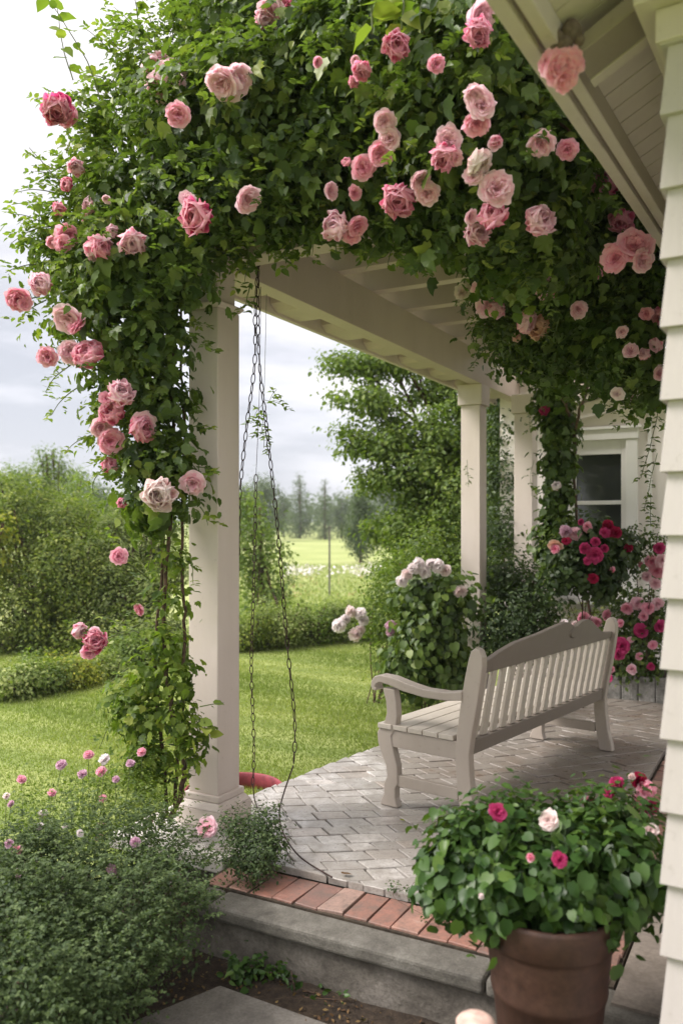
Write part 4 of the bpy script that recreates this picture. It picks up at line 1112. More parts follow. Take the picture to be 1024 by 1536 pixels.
# peony / hydrangea by the far pillar
shrub('hydrangea_shrub', gz(P(640, 0, 6.9)), 'leafy shrub with round blush white flower heads at the foot of the far pillar', 'shrub',
      PB([(640, 890, 6.75, .20), (650, 950, 6.7, .24), (625, 1000, 6.8, .22), (670, 900, 6.6, .14), (660, 1000, 6.7, .2), (700, 900, 6.9, .08), (615, 905, 6.8, .12)]), 800, 6, .06, .068, 'round', M['L_ivy'], 51, down=.9, up=.35,
      fl=[(610, 862, 6.5, 20, 'cream', 'pompon'), (628, 846, 6.5, 22, 'white', 'pompon'), (668, 856, 6.5, 20, 'cream', 'pompon'), (620, 853, 6.5, 22, 'white', 'pompon'), (636, 858, 6.5, 22, 'white', 'pompon'), (656, 849, 6.5, 24, 'white', 'pompon'), (602, 872, 6.5, 20, 'white', 'pompon'), (690, 887, 6.5, 24, 'cream', 'pompon'), (645, 846, 6.5, 18, 'white', 'pompon')])
shrub('flowering_shrub', gz(P(560, 0, 7.6)), 'loose fine leaved shrub with pinkish white peonies at the lawn edge', 'shrub',
      PB([(590, 880, 7.6, .28), (600, 950, 7.5, .28), (570, 935, 7.5, .2), (620, 1010, 7.3, .28), (590, 1005, 7.4, .16), (560, 900, 7.7, .12), (640, 830, 7.7, .2), (600, 845, 7.8, .12)]), 1000, 7, .07, .034, 'oval', M['L_tree'], 52, inner=.4,
      fl=[(508, 939, 7.3, 24, 'white', 'pompon'), (518, 928, 7.3, 18, 'white', 'pompon'), (545, 930, 7.3, 18, 'white', 'pompon'), (540, 945, 7.3, 18, 'cream', 'pompon'), (526, 917, 7.3, 20, 'cream', 'pompon'), (540, 921, 7.3, 22, 'white', 'pompon'), (533, 952, 7.3, 26, 'cream', 'pompon'), (586, 938, 7.2, 20, 'lilac', 'pompon'), (585, 948, 7.2, 16, 'lilac', 'pompon')])
shrub('evergreen_shrub', gz(P(775, 0, 8.4)), 'tall dark small leaved shrub between the far pillar and the window wall', 'shrub',
      PB([(757, 650, 9.0, .26), (755, 720, 8.9, .30), (752, 800, 8.6, .30), (760, 870, 8.0, .30), (775, 930, 7.7, .28), (805, 905, 7.7, .18), (800, 870, 7.8, .12), (820, 920, 7.5, .10), (745, 950, 7.7, .24), (790, 960, 7.6, .22), (750, 600, 9.2, .2)]), 2100, 7, .07, .045, 'oval', M['L_dark'], 53, inner=.35)
# young shoot on the far pillar and hanging in the gap between chains
g = np.random.default_rng(55)
tw = plant('vine_shoot', P(385, 450, 4.6), 'single pale green vine shoot dangling between the chains', 'vine'); mbs = MB(); sets = []
path = smooth_path([P(400, 430, 4.7), P(398, 520, 4.7), P(396, 600, 4.7)], 5); mbs.tube(path, .0015, 4)
for a in ((396, 600, 4.7, (.9, 0, -.1), .12, 5, .036), (396, 605, 4.7, (-.7, 0, -.6), .14, 6, .036), (393, 640, 4.7, (.3, 0, -.8), .12, 5, .036), (398, 618, 4.7, (-.3, 0, -1), .14, 6, .036), (405, 600, 4.7, (.3, 0, .7), .07, 3, .036)):
    p_, s_ = spray(P(*a[:3]), *a[3:], g=g); mbs.tube(p_, .0015, 4); sets.append(s_)
reparent(leaf_obj('leaves', M['L_tree'], sets, g=g), tw); reparent(mbs.build('stem', M['twig']), tw)

# standard rose on a thin stem in front of the window
sr = shrub('standard_rose', (*P(873, 0, 6.9)[:2], 0.0), 'round headed standard rose with crimson and magenta blooms on a thin stem before the window', 'rose tree',
      PB([(850, 830, 6.9, .17), (885, 815, 6.85, .18), (925, 830, 6.9, .15), (840, 865, 6.85, .12), (900, 860, 6.8, .16), (872, 850, 6.75, .16), (945, 815, 6.95, .08), (905, 880, 6.8, .08)]), 520, 7, .05, .055, 'round', M['L_dark'], 56,
      trunk=(P(873, 860, 6.9), .010),
      fl=[(848, 797, 6.7, 21, 'lilac', 'pompon'), (862, 800, 6.7, 22, 'light', 'pompon'), (880, 790, 6.7, 16, 'pink', 'flat'), (912, 790, 6.65, 22, 'crimson', 'full'), (922, 800, 6.6, 21, 'crimson', 'full'), (906, 800, 6.6, 18, 'magenta', 'full'), (892, 832, 6.55, 26, 'magenta', 'full'), (875, 822, 6.55, 19, 'magenta', 'full'), (893, 812, 6.55, 16, 'magenta', 'full'), (907, 822, 6.55, 14, 'magenta', 'full'), (880, 842, 6.55, 14, 'magenta', 'full'), (849, 812, 6.6, 14, 'crimson', 'full'), (832, 824, 6.6, 16, 'deep', 'flat'), (832, 818, 6.62, 21, 'peach', 'flat'), (942, 822, 6.75, 14, 'crimson', 'flat'), (917, 856, 6.6, 11, 'pink', 'bud'), (890, 868, 6.6, 16, 'crimson', 'full'), (870, 783, 6.75, 11, 'magenta', 'full')])
mb = MB(); mb.lathe([(.0, .0), (.028, .01), (.045, .08), (.055, .10), (.0, .10)], 14); o = mb.build('graft_collar', M['grey'], sr, smooth=True); o.location = (0, 0, .98)
# bushes round the planter
shrub('rose_bush', (*P(950, 0, 7.4)[:2], .15), 'bushy rose full of magenta and pink flowers in the stone planter', 'rose bush',
      PB([(950, 930, 7.5, .26), (935, 980, 7.4, .22), (970, 975, 7.3, .22), (985, 920, 7.3, .2), (920, 990, 7.4, .14), (960, 1005, 7.2, .1)]), 620, 7, .06, .045, 'oval', M['L_ivy'], 57,
      fl=[(960, 947, 7.1, 24, 'magenta', 'full'), (932, 970, 7.05, 28, 'magenta', 'full'), (926, 980, 7.05, 22, 'magenta', 'full'), (947, 1003, 7.0, 18, 'light', 'full'), (988, 940, 7.0, 22, 'magenta', 'full'), (940, 912, 7.2, 20, 'pink', 'full'), (955, 905, 7.2, 22, 'light', 'full'), (972, 912, 7.1, 20, 'pink', 'full'), (985, 905, 7.1, 20, 'light', 'full'), (965, 925, 7.1, 16, 'pink', 'full'), (945, 960, 7.1, 12, 'light', 'flat'), (978, 968, 7.0, 14, 'pink', 'flat'), (918, 952, 7.1, 16, 'deep', 'flat'), (915, 1002, 7.1, 14, 'pink', 'full'), (913, 1018, 7.1, 12, 'magenta', 'full'), (930, 935, 7.1, 14, 'pink', 'flat'), (975, 1000, 7.0, 12, 'magenta', 'flat'), (958, 985, 7.0, 12, 'pink', 'flat')])
shrub('rose_bush', (*P(870, 0, 7.7)[:2], 0), 'low pale rose bush peeping over the bench crest below the window sill', 'rose bush',
      PB([(850, 945, 7.7, .16), (885, 940, 7.7, .16), (905, 950, 7.7, .14), (870, 970, 7.6, .2), (900, 990, 7.6, .16)]), 260, 6, .06, .045, 'oval', M['L_pale'], 58,
      fl=[(873, 926, 7.4, 22, 'pink', 'full'), (885, 930, 7.4, 18, 'light', 'full'), (893, 932, 7.4, 20, 'pink', 'full'), (908, 922, 7.4, 18, 'pink', 'full'), (860, 938, 7.4, 16, 'cream', 'full'), (845, 935, 7.4, 14, 'white', 'flat')])
shrub('trailing_rose', (*P(968, 0, 7.2)[:2], .18), 'slender pink rose trained on thin wires beside the window', 'rose',
      PB([(985, 835, 7.0, .10), (975, 860, 7.0, .08), (950, 793, 7.3, .05), (985, 800, 7.0, .07), (912, 800, 7.9, .03)]), 90, 6, .04, .035, 'oval', M['L_ivy'], 59, stemr=.004,
      fl=[(987, 822, 6.85, 20, 'magenta', 'full'), (976, 842, 6.85, 22, 'pink', 'full'), (985, 855, 6.85, 26, 'pink', 'full'), (970, 865, 6.85, 16, 'light', 'full'), (982, 875, 6.85, 18, 'light', 'full'), (992, 840, 6.8, 22, 'light', 'full'), (958, 848, 6.9, 10, 'pink', 'bud')])

# ================================================================== FOREGROUND LEFT
def tops(lst): return PB(lst)
g = np.random.default_rng(60); fe = []
fb = PB([(30, 1330, 3.3, .24), (120, 1310, 3.35, .24), (210, 1300, 3.4, .22), (270, 1290, 3.5, .12), (60, 1420, 2.9, .26), (160, 1400, 3.0, .24), (240, 1370, 3.1, .18), (290, 1350, 3.2, .08), (30, 1500, 2.6, .24), (120, 1500, 2.7, .2), (180, 1450, 2.85, .17), (0, 1400, 2.9, .25)])
wb = np.array([b[3]**2 for b in fb]); wb /= wb.sum()
for k in range(900):
    b_ = fb[int(g.choice(len(fb), p=wb))]; dv = rdir(1, g)[0]; dv[1] = -abs(dv[1])*.8; dv[2] = abs(dv[2])
    st0 = np.array(b_[:3])+unit(dv)*b_[3]*.92
    p_, s_ = spray(st0, dv*.8+UP*.7, g.uniform(.05, .13), int(g.integers(5, 9)), .0145, g=g, droop=.3)
    fe.append(s_+(.25, 1))
thy = shrub('foreground_bush', (*P(120, 0, 3.1)[:2], -.27), 'dense grey green feathery bush filling the lower left corner', 'bush',
      billow([(*P(b[0], b[1], b[2]), *b[3:]) for b in [(30, 1330, 3.3, .24), (120, 1310, 3.35, .24), (210, 1300, 3.4, .22), (270, 1290, 3.5, .12), (60, 1420, 2.9, .26), (160, 1400, 3.0, .24), (240, 1370, 3.1, .18), (290, 1350, 3.2, .08), (30, 1500, 2.6, .24), (120, 1500, 2.7, .2), (180, 1450, 2.85, .17), (0, 1400, 2.9, .25), (-30, 1480, 2.6, .3), (60, 1560, 2.5, .2)]], 7, .34, 260, .85),
      4200, 8, .034, .018, 'oval', M['L_thyme'], 61, extra=fe, up=.75, down=-.2, inner=.2, flat=.8, stems=True, stemr=.004,
      fl=[(169, 1304, 2.98, 20, 'lilac', 'pompon'), (203, 1263, 3.2, 17, 'lilac', 'pompon'), (27, 1311, 3.0, 16, 'lilac', 'flat'), (26, 1276, 3.15, 17, 'pink', 'flat'), (14, 1265, 3.1, 14, 'lilac', 'flat'), (60, 1240, 3.3, 12, 'white', 'flat'), (120, 1250, 3.2, 11, 'white', 'flat')])
flw = [(33, 1145+24, 16, 'pink'), (92, 1147, 18, 'lilac'), (133, 1132, 16, 'pink'), (157, 1139, 20, 'white'), (124, 1161, 17, 'lilac'), (152, 1157, 18, 'pink'), (213, 1128, 16, 'pink'), (196, 1145, 15, 'lilac'), (174, 1169, 13, 'lilac'), (78, 1189, 14, 'pink'), (155, 1198, 14, 'pink'), (17, 1206, 13, 'lilac'), (10, 1194, 13, 'cream'), (65, 1222, 17, 'white'), (153, 1240, 18, 'light'), (149, 1256, 15, 'pink'), (225, 1232, 13, 'light'), (98, 1240, 10, 'white')]
g = np.random.default_rng(62)
pr2 = plant('meadow_flowers', (*P(120, 0, 3.8)[:2], -.22), 'airy clump of pink and white button flowers on thin stems at the lawn edge', 'flowers')
bl2 = PB([(60, 1240, 3.6, .12), (130, 1225, 3.7, .15), (200, 1210, 3.75, .16), (40, 1200, 3.9, .07), (150, 1180, 3.9, .09), (240, 1210, 3.7, .10), (100, 1190, 3.9, .08), (200, 1160, 3.9, .08)])
sets = [cset('oval', bl2, 900, 6, .045, .017, g=g, up=.9, down=-.6, inner=.5)]
reparent(leaf_obj('foliage', M['L_tree'], sets, g=g), pr2)
mb = MB()
for (x, y, d, c) in flw:
    z = g.uniform(3.6, 3.85); p = P(x, y, z); b_ = np.array([p[0]+g.normal(0, .04), p[1]+g.normal(0, .04), -.22])
    mb.tube(smooth_path([b_, (p+b_)/2+g.normal(0, .012, 3), p-[0, 0, .01]], 4), .0015, 4)
    bloom(pr2, p, d/F*z*1.1, c, 'pompon', g=g, squash=.8, face=(g.normal(0, .3), -.6, .9))
reparent(mb.build('stem', M['twig']), pr2)
# cushion shrub in front of the slab
shrub('cushion_shrub', (*P(385, 0, 3.75)[:2], -.05), 'small feathery cushion shrub growing over the pale slab corner', 'shrub',
      PB([(395, 1235, 3.75, .08), (370, 1255, 3.7, .09), (395, 1280, 3.62, .09), (355, 1285, 3.6, .07), (350, 1235, 3.75, .06), (375, 1305, 3.55, .05), (412, 1260, 3.68, .05)]), 620, 8, .024, .016, 'oval', M['L_thyme'], 63, up=.8, down=-.3, stemr=.0025, inner=.3,
      fl=[(311, 1244, 3.55, 34, 'light', 'full')])
shrub('low_weeds', (*P(400, 0, 3.35)[:2], -.27), 'bright green weeds sprouting from the soil at the foot of the retaining wall', 'weeds',
      [(*G(350, 1455, -.22), .035), (*G(385, 1450, -.22), .045), (*G(420, 1460, -.23), .03), (*G(440, 1475, -.24), .02), (*G(480, 1490, -.25), .015), (*G(515, 1500, -.25), .015), (*G(370, 1465, -.24), .03)], 60, 5, .02, .032, 'oval', M['L_pot'], 64, up=.9, down=-.3, stemr=.0015)
shrub('joint_weeds', G(600, 1335, 0), 'tiny green weeds in the paving joints beside the potted shrub', 'weeds',
      [(*G(590, 1330, .015), .018), (*G(612, 1338, .012), .02), (*G(632, 1350, .012), .018), (*G(640, 1375, .012), .02)], 34, 5, .01, .012, 'oval', M['L_pot'], 65, up=.9, stemr=.001)

# litter on soil and patio
g = np.random.default_rng(71)
n = 1500; a = g.uniform(-1.5, -.64, n); b = g.uniform(-.3, 1.9, n)
pos = np.array([A(x, y, -.252) for x, y in zip(a, b)])
keep = g.random(n) < np.clip(.25+1.2*np.exp(-((a+.75)/.2)**2), 0, 1); pos = pos[keep]; n = len(pos)
tag(leaf_obj('leaf_litter', M['L_brown'], [(pos, UP+g.normal(0, .6, (n, 3)), g.normal(0, 1, (n, 3))*[1, 1, .2], g.uniform(.008, .026, n), 'tiny')], g=g), 'brown leaf litter and bark crumbs on the soil', 'leaf litter', kind='stuff')
for (px, py, s, mt, lab) in ((512, 1310, .05, 'L_brown', 'curled brown leaf on the pavers near the end of the cable'), (644, 1177, .05, 'L_brown', 'reddish fallen leaf on the paving under the bench seat'), (600, 1230, .03, 'L_yellow', 'small yellow fallen leaf on the paving in front of the bench')):
    p0 = G(px, py, .012); o = leaf_obj('fallen_leaf', M[mt], [(np.zeros((2, 3)), np.array([[.1, .1, 1.], [.3, 0, 1.]]), np.array([[1., .2, .1], [.7, .8, .1]]), np.array([s, s*.6]), 'oval')], g=g)
    o.location = p0; tag(o, lab, 'leaf')

# ================================================================== BACKGROUND PLANTING
shrub('deciduous_tree', gz(P(720, 0, 11.5)), 'bright green deciduous tree with airy branches behind the far pillar', 'tree',
      billow(PB([(525, 545, 11.5, .32, .6), (590, 545, 11.5, .40, .6), (560, 600, 11.3, .35, .6), (660, 590, 11.5, .5, .6), (540, 660, 11.2, .32, .6), (610, 660, 11.3, .45, .7), (680, 690, 11.5, .6, .8), (570, 720, 11.2, .33, .6), (630, 760, 11.2, .5, .8), (590, 790, 11.2, .30, .7), (700, 790, 11.5, .6, .8), (740, 620, 11.5, .6, .8), (640, 830, 11.2, .4, .7), (610, 500, 11.6, .25, .5), (780, 560, 11.8, .6), (820, 640, 11.8, .5), (760, 720, 11.8, .5), (510, 600, 11.3, .15, .5), (650, 640, 11.1, .42, .8), (700, 590, 11.3, .42, .8), (680, 540, 11.5, .35, .7), (620, 710, 11.0, .38, .8), (580, 670, 11.1, .3, .7), (660, 720, 11.0, .42), (730, 680, 11.2, .4), (600, 845, 11.3, .28, .6), (700, 850, 11.3, .4)]), 6, .42, 230, .8),
      6200, 8, .11, .068, 'oval', M['L_tree'], 81, inner=.5, shell=(.4, 1.15), flat=.5, trunk=(P(715, 560, 11.6), .075))
shrub('backing_shrub', gz(P(690, 0, 10.4)), 'leafy light green shrub filling the gap under the deciduous tree', 'shrub', PB([(660, 820, 10.4, .4), (700, 760, 10.6, .45), (620, 860, 10.2, .35), (720, 850, 10.3, .45), (690, 900, 10.0, .4), (640, 910, 9.9, .3), (740, 700, 10.8, .4), (600, 800, 10.6, .22)]), 1500, 8, .08, .06, 'oval', M['L_tree'], 82, inner=.35, stemr=.012)
hb = [('rounded_shrub', 'big soft olive green shrub mass at the far left beyond the lawn', 11.2, [(60, 790, 11.6, .68), (20, 830, 11.4, .68), (110, 830, 11.4, .68), (60, 890, 11.1, .75), (125, 900, 11, .6), (0, 930, 10.8, .6), (90, 955, 10.8, .5), (140, 850, 11.2, .5), (20, 765, 11.8, .5), (100, 770, 11.9, .45), (30, 985, 10.6, .4), (130, 975, 10.6, .35)], 'L_bush', 3000, .07, .085),
      ('rounded_shrub', 'taller tree top rising above the olive shrub on the left', 20, [(75, 715, 20, .6), (60, 745, 20, .8), (100, 740, 20, .7), (80, 690, 20, .3), (20, 740, 20, .6), (130, 760, 19, .7), (170, 780, 19, .7)], 'L_tree', 900, .10, .12),
      ('rounded_shrub', 'yellow green shrub behind the rose stems on the left', 11, [(180, 830, 11.4, .5), (210, 880, 11, .45), (170, 900, 10.8, .4), (230, 930, 10.6, .4), (190, 790, 11.8, .4), (200, 960, 10.5, .35), (250, 860, 11.4, .4), (260, 800, 11.6, .4), (170, 985, 10.3, .25)], 'L_willow', 1300, .07, .07)]
for i, (nm, lab, d, bls, mt, nc, sz, crd) in enumerate(hb):
    shrub(nm, gz(P(sum(b[0] for b in bls)/len(bls), 0, d)), lab, 'shrub', billow(PB(bls), 12, .36, 190+i), int(nc*1.9), 8, crd*.75, sz*.68, 'oval', M[mt], 90+i, inner=.1, stemr=.012, up=.9)
shrub('golden_shrub', gz(P(-40, 0, 10.6)), 'golden yellow shrub just entering at the left edge', 'shrub', PB([(-14, 800, 10.6, .26), (-8, 840, 10.6, .14), (5, 785, 10.6, .06), (-40, 880, 10.6, .3), (-60, 950, 10.4, .3)]), 260, 7, .08, .07, 'oval', M['L_yellow'], 95, stemr=.02)
lows = [(10, 1015, 7.8, .30, 'L_pale', 'pale creamy green low shrub at the far left of the border'), (55, 1010, 8.0, .27, 'L_tree', 'mid green low shrub second along the left border'), (100, 1003, 8.3, .27, 'L_yellow', 'yellow tinged low shrub third along the left border under the peonies'), (140, 995, 8.8, .24, 'L_pale', 'pale green low shrub at the right end of the left border'), (205, 975, 9.8, .34, 'L_tree', 'mid green low shrub seen through the rose stems'), (270, 965, 10.2, .35, 'L_tree', 'green low shrub directly behind the near pillar'),
        (370, 930, 10.9, .40, 'L_bush', 'deep green low shrub seen between pillar and first chain'), (420, 922, 11.1, .42, 'L_pale', 'pale flowering low shrub seen between the chains'), (470, 915, 11.4, .40, 'L_tree', 'green low shrub right of the longest chain'), (520, 912, 11.7, .40, 'L_pale', 'creamy low shrub beside the white peonies'), (570, 912, 12, .38, 'L_tree', 'low shrub just behind the white peonies')]
for i, (x, y, d, r_, mt, lab) in enumerate(lows):
    c = P(x, y, d); zb = float(hgt(c[0], c[1]))
    h = c[2]-zb
    bs = [(c[0], c[1], zb+h*.55, r_, .8), (c[0]-r_*.6, c[1], zb+h*.4, r_*.75, .8), (c[0]+r_*.6, c[1]+.1, zb+h*.4, r_*.75, .8), (c[0]+.1, c[1]-.15, zb+h*.85, r_*.6, .7), (c[0]-r_*.5, c[1], zb+h*.95, r_*.5, .7), (c[0]+r_*.5, c[1], zb+h*.9, r_*.5, .7)]
    shrub('border_shrub', (c[0], c[1], zb), lab, 'shrub', billow(bs, 8, .35, 210+i), 800, 7, .045, .036, 'oval', M[mt], 110+i, inner=.1, group='low shrubs along the far edge of the lawn', stemr=.01, up=.7)
# slim young tree in the gap
shrub('young_tree', gz(P(395, 0, 15)), 'slim young light green tree seen through the chains', 'tree', PB([(385, 790, 15, .35), (405, 830, 15, .35), (380, 860, 15, .4), (410, 890, 15, .4), (370, 760, 15.2, .3), (385, 925, 14.6, .35), (360, 820, 15, .4), (420, 920, 14.5, .25)]), 700, 7, .11, .075, 'oval', M['L_tree'], 131, trunk=(P(390, 760, 15), .05), inner=.4)
# far field trees
def fartree(x, ytop, ybot, d, wid, shape, mt, lab, seed, name='field_tree', nc=500):
    c = P(x, ybot, d); zb = float(hgt(c[0], c[1])); zt = P(x, ytop, d)[2]; H = zt-zb; r_ = wid/F*d/2; bs = []
    g = np.random.default_rng(seed)
    if shape == 'cone':
        for k in range(8): f = .12+.86*k/7; rr = r_*(1.08-f)*1.0+.04*H; bs.append((c[0]+g.normal(0, .1*rr), c[1]+g.normal(0, .1*rr), zb+H*f, rr, .75))
    else:
        for k in range(9): a_ = g.uniform(0, 6.28); f = g.uniform(.25, .82); q = r_*.45*(1-abs(f-.5)); bs.append((c[0]+q*math.cos(a_), c[1]+q*math.sin(a_), zb+H*f, r_*g.uniform(.45, .65), .9))
        bs.append((c[0], c[1], zb+H*.86, r_*.4)); bs.append((c[0], c[1], zb+H*.2, r_*.6))
    shrub(name, (c[0], c[1], zb), lab, 'tree', bs, nc, 7, r_*.16, max(.06, r_*.13), 'oval', M[mt], seed, trunk=((c[0], c[1], zb+H*.9), max(.06, H*.018)), inner=.35, shell=(.6, 1.12), group='trees at the edge of the far field')
fartree(540, 733, 822, 42, 62, 'ball', 'L_dark', 'dark rounded tree standing alone at the right of the field', 141, nc=700)
fartree(487, 722, 808, 85, 32, 'cone', 'L_far', 'slim dark fir right of the field centre', 142)
fartree(450, 714, 808, 90, 42, 'cone', 'L_far', 'broader fir behind the longest chain', 143)
fartree(395, 712, 808, 80, 66, 'ball', 'L_far', 'hazy broad tree seen between the chains', 144)
fartree(425, 740, 808, 95, 34, 'ball', 'L_far', 'small distant tree between the broad tree and the fir', 145)
fartree(365, 722, 806, 84, 44, 'ball', 'L_far', 'distant tree just right of the near pillar', 146)
fartree(542, 700, 812, 62, 44, 'cone', 'L_far', 'tall pointed tree behind the dark rounded tree', 147)
fartree(512, 742, 808, 90, 44, 'ball', 'L_far', 'rounded tree between the slim fir and the pointed tree', 148)
fartree(580, 715, 815, 55, 60, 'ball', 'L_far', 'tree half hidden by the bright deciduous tree', 149)
fartree(620, 700, 815, 58, 70, 'ball', 'L_far', 'tree hidden deeper behind the deciduous tree branches', 150)
fartree(20, 725, 812, 60, 70, 'ball', 'L_far', 'distant tree behind the olive shrub mass', 151)
fartree(150, 735, 812, 60, 90, 'ball', 'L_far', 'distant tree glimpsed left of the rose', 152)
# far wood strip and far hedge : uncountable
g = np.random.default_rng(161); bs = []
for x in np.linspace(-1500, 2300, 150):
    d = 130+g.uniform(-8, 12); c = P(x, 795, d); zb = float(hgt(c[0], c[1])); r_ = g.uniform(2.0, 3.6); bs.append((c[0], c[1], zb+r_*.7, r_, 1.0)); bs.append((c[0]+1, c[1]+3, zb+r_*1.3, r_*.8, 1.0))
tag(leaf_obj('distant_wood', M['L_far'], [cset('oval', bs, 6000, 6, .6, .7, g=g, inner=.2)], g=g), 'distant hazy line of woodland along the horizon', 'woodland', kind='stuff')
# flower drifts in the field
g = np.random.default_rng(162)
def drift(x0, x1, y0, y1, n, mats, name, lab, s):
    pos = []
    for k in range(n):
        x = g.uniform(x0, x1); y = g.uniform(y0, y1)
        if math.sin(x*.06)+math.sin(x*.17+y)*.6+g.normal(0, .6) < -.1: continue
        d = F*1.95/(y-HZ); p = P(x, y, d); pos.append((p[0], p[1], float(hgt(p[0], p[1]))+g.uniform(0, .25)))
    pos = np.array(pos); m = len(pos)
    tag(leaf_obj(name, mats, [(pos, UP+g.normal(0, .7, (m, 3)), g.normal(0, 1, (m, 3)), g.uniform(.6, 1.2, m)*s, 'tiny')], g=g), lab, 'flowers', kind='stuff')
t_ = NT('white_drift'); M['drift'] = t_.done(t_.pbsdf(t_.ramp(t_.attr(), [(0, (.55, .5, .48)), (1, (.8, .76, .74))]), .8))
t_ = NT('orange_drift'); M['drift2'] = t_.done(t_.pbsdf(t_.ramp(t_.attr(), [(0, (.35, .22, .10)), (1, (.45, .30, .18))]), .8))
drift(425, 600, 856, 868, 900, M['drift'], 'flower_drift', 'whitish drift of flowers across the field', .16)
drift(360, 620, 868, 905, 700, M['drift2'], 'wild_flowers', 'faint orange wild flowers in the rough grass', .07)
# rough grass behind the border
n = 26000; g = np.random.default_rng(163)
y = g.uniform(13.5, 40, n); x = g.uniform(-.16, .14, n)*y; z = hgt(x, y)
an = g.uniform(0, 6.28, n); h = g.uniform(.03, .11, n); wd = g.uniform(.012, .022, n)
s = np.stack([np.cos(an), np.sin(an), 0*an], -1)*(wd)[:, None]; p = np.stack([x, y, z], -1)
V = np.stack([p-s, p+s, p+np.stack([g.normal(0, .3, n), g.normal(0, .3, n), np.ones(n)], -1)*h[:, None]], 1).reshape(-1, 3)
tag(mesh_np('meadow_grass', V, np.arange(3*n).reshape(-1, 3), M['L_pale'], rnd=g.uniform(0, 1, n)), 'rough pale grass of the field beyond the border', 'grass', kind='stuff')
# field post
c = P(494, 880, 24); fp = empty('field_post', gz(c), label='thin grey post standing in the field', cat='post')
mb = MB(); mb.tube([(0, 0, -.1), (0, 0, P(0, 792, 24)[2]-c[2]+.25)], .028, 8); mb.box(-.05, .05, -.03, .03, P(0, 792, 24)[2]-c[2]+.25, P(0, 792, 24)[2]-c[2]+.30); mb.build('shaft', M['grey'], fp)

# ================================================================== HAZE
HAZE = True
if HAZE:
    mb = MB(); mb.box(-320, 320, -40, 330, -3.0, 30)
    hm = bpy.data.materials.new('haze_air'); hm.use_nodes = True; nt = hm.node_tree; nt.nodes.clear()
    oo = nt.nodes.new('ShaderNodeOutputMaterial'); pv = nt.nodes.new('ShaderNodeVolumePrincipled')
    pv.inputs['Color'].default_value = (.92, .95, 1, 1); pv.inputs['Density'].default_value = .0008; pv.inputs['Anisotropy'].default_value = .2
    nt.links.new(pv.outputs[0], oo.inputs['Volume'])
    tag(mb.build('haze', hm), 'thin pale summer haze over the field', 'haze', kind='stuff')

# ================================================================== LIGHT, SKY, CAMERA
el, az = R(46), math.atan2(-.93, -.05)
wd_ = bpy.data.worlds.new('World'); sc.world = wd_; wd_.use_nodes = True
nt = wd_.node_tree; nt.nodes.clear()
def N_(t, **k):
    n_ = nt.nodes.new(t)
    for a, b in k.items(): setattr(n_, a, b)
    return n_
out = N_('ShaderNodeOutputWorld'); bg = N_('ShaderNodeBackground'); bg.inputs['Strength'].default_value = .1
sky = N_('ShaderNodeTexSky', sky_type='NISHITA', sun_disc=False, sun_elevation=el, sun_rotation=az % (2*math.pi))
tc = N_('ShaderNodeTexCoord'); sep = N_('ShaderNodeSeparateXYZ'); nt.links.new(tc.outputs['Generated'], sep.inputs[0])
mp = N_('ShaderNodeMapping'); mp.inputs['Scale'].default_value = (1, 1, 4.2); mp.inputs['Location'].default_value = (.35, .1, .62); nt.links.new(tc.outputs['Generated'], mp.inputs[0])
n1 = N_('ShaderNodeTexNoise'); n1.inputs['Scale'].default_value = 2.6; n1.inputs['Detail'].default_value = 6; n1.inputs['Roughness'].default_value = .55; nt.links.new(mp.outputs[0], n1.inputs['Vector'])
rp = N_('ShaderNodeValToRGB'); e = rp.color_ramp.elements; e[0].position = .38; e[0].color = (.56, .575, .64, 1); e[1].position = .60; e[1].color = (1.04, 1.0, 1.0, 1)
e2 = e.new(.48); e2.color = (.78, .78, .84, 1)
nt.links.new(n1.outputs['Fac'], rp.inputs[0])
mr = N_('ShaderNodeMapRange'); mr.inputs[1].default_value = .20; mr.inputs[2].default_value = .55; nt.links.new(sep.outputs['Z'], mr.inputs[0])
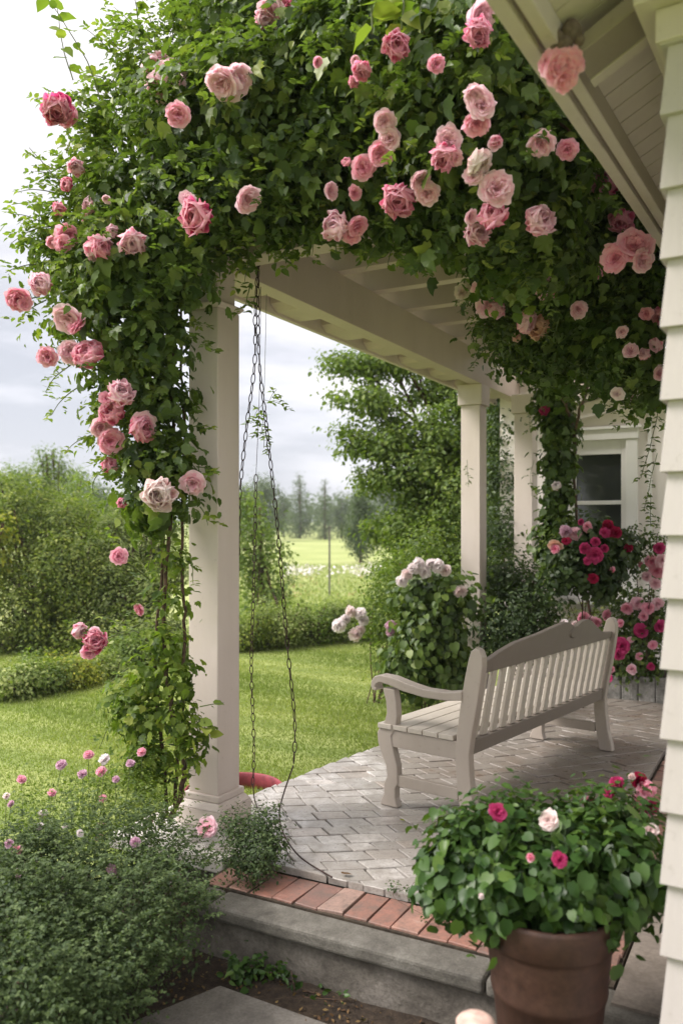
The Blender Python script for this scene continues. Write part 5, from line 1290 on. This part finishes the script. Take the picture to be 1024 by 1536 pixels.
mx = N_('ShaderNodeMix', data_type='RGBA'); nt.links.new(mr.outputs[0], mx.inputs[0]); nt.links.new(rp.outputs[0], mx.inputs[6]); mx.inputs[7].default_value = (1.03, .985, .98, 1)
sca = N_('ShaderNodeVectorMath', operation='SCALE'); nt.links.new(mx.outputs[2], sca.inputs[0])
zb_ = N_('ShaderNodeMapRange'); zb_.inputs[1].default_value = .46; zb_.inputs[2].default_value = .95; zb_.inputs[3].default_value = 5.7; zb_.inputs[4].default_value = 15.0; nt.links.new(sep.outputs['Z'], zb_.inputs[0]); nt.links.new(zb_.outputs[0], sca.inputs['Scale'])
m2 = N_('ShaderNodeMix', data_type='RGBA'); m2.inputs[0].default_value = .92; nt.links.new(sky.outputs[0], m2.inputs[6]); nt.links.new(sca.outputs[0], m2.inputs[7])
nt.links.new(m2.outputs[2], bg.inputs[0]); nt.links.new(bg.outputs[0], out.inputs[0])

ld = bpy.data.lights.new('sun', 'SUN'); ld.energy = 2.5; ld.angle = R(24); ld.color = (1, .94, .88)
lo = bpy.data.objects.new('sun', ld); col.objects.link(lo)
sd = Vector((math.sin(az)*math.cos(el), math.cos(az)*math.cos(el), math.sin(el)))
lo.rotation_euler = sd.to_track_quat('Z', 'Y').to_euler(); lo.location = (0, 0, 20)

cd = bpy.data.cameras.new('camera'); co = bpy.data.objects.new('camera', cd); col.objects.link(co)
co.location = (0, 0, EYE); co.rotation_euler = (R(90), 0, 0)
cd.sensor_width = 36; cd.sensor_fit = 'AUTO'; cd.lens = F/1536*36
cd.shift_y = (HZ-768)/1536.0; cd.clip_start = .05; cd.clip_end = 2000
cd.dof.use_dof = True; cd.dof.focus_distance = 4.1; cd.dof.aperture_fstop = 2.2
sc.camera = co
sc.view_settings.view_transform = 'Standard'; sc.view_settings.look = 'None'; sc.view_settings.exposure = 1.08; sc.view_settings.gamma = 1
sc.cycles.max_bounces = 8; sc.cycles.diffuse_bounces = 4; sc.cycles.glossy_bounces = 2; sc.cycles.transmission_bounces = 4; sc.cycles.transparent_max_bounces = 4; sc.cycles.volume_bounces = 0
sc.cycles.use_denoising = True
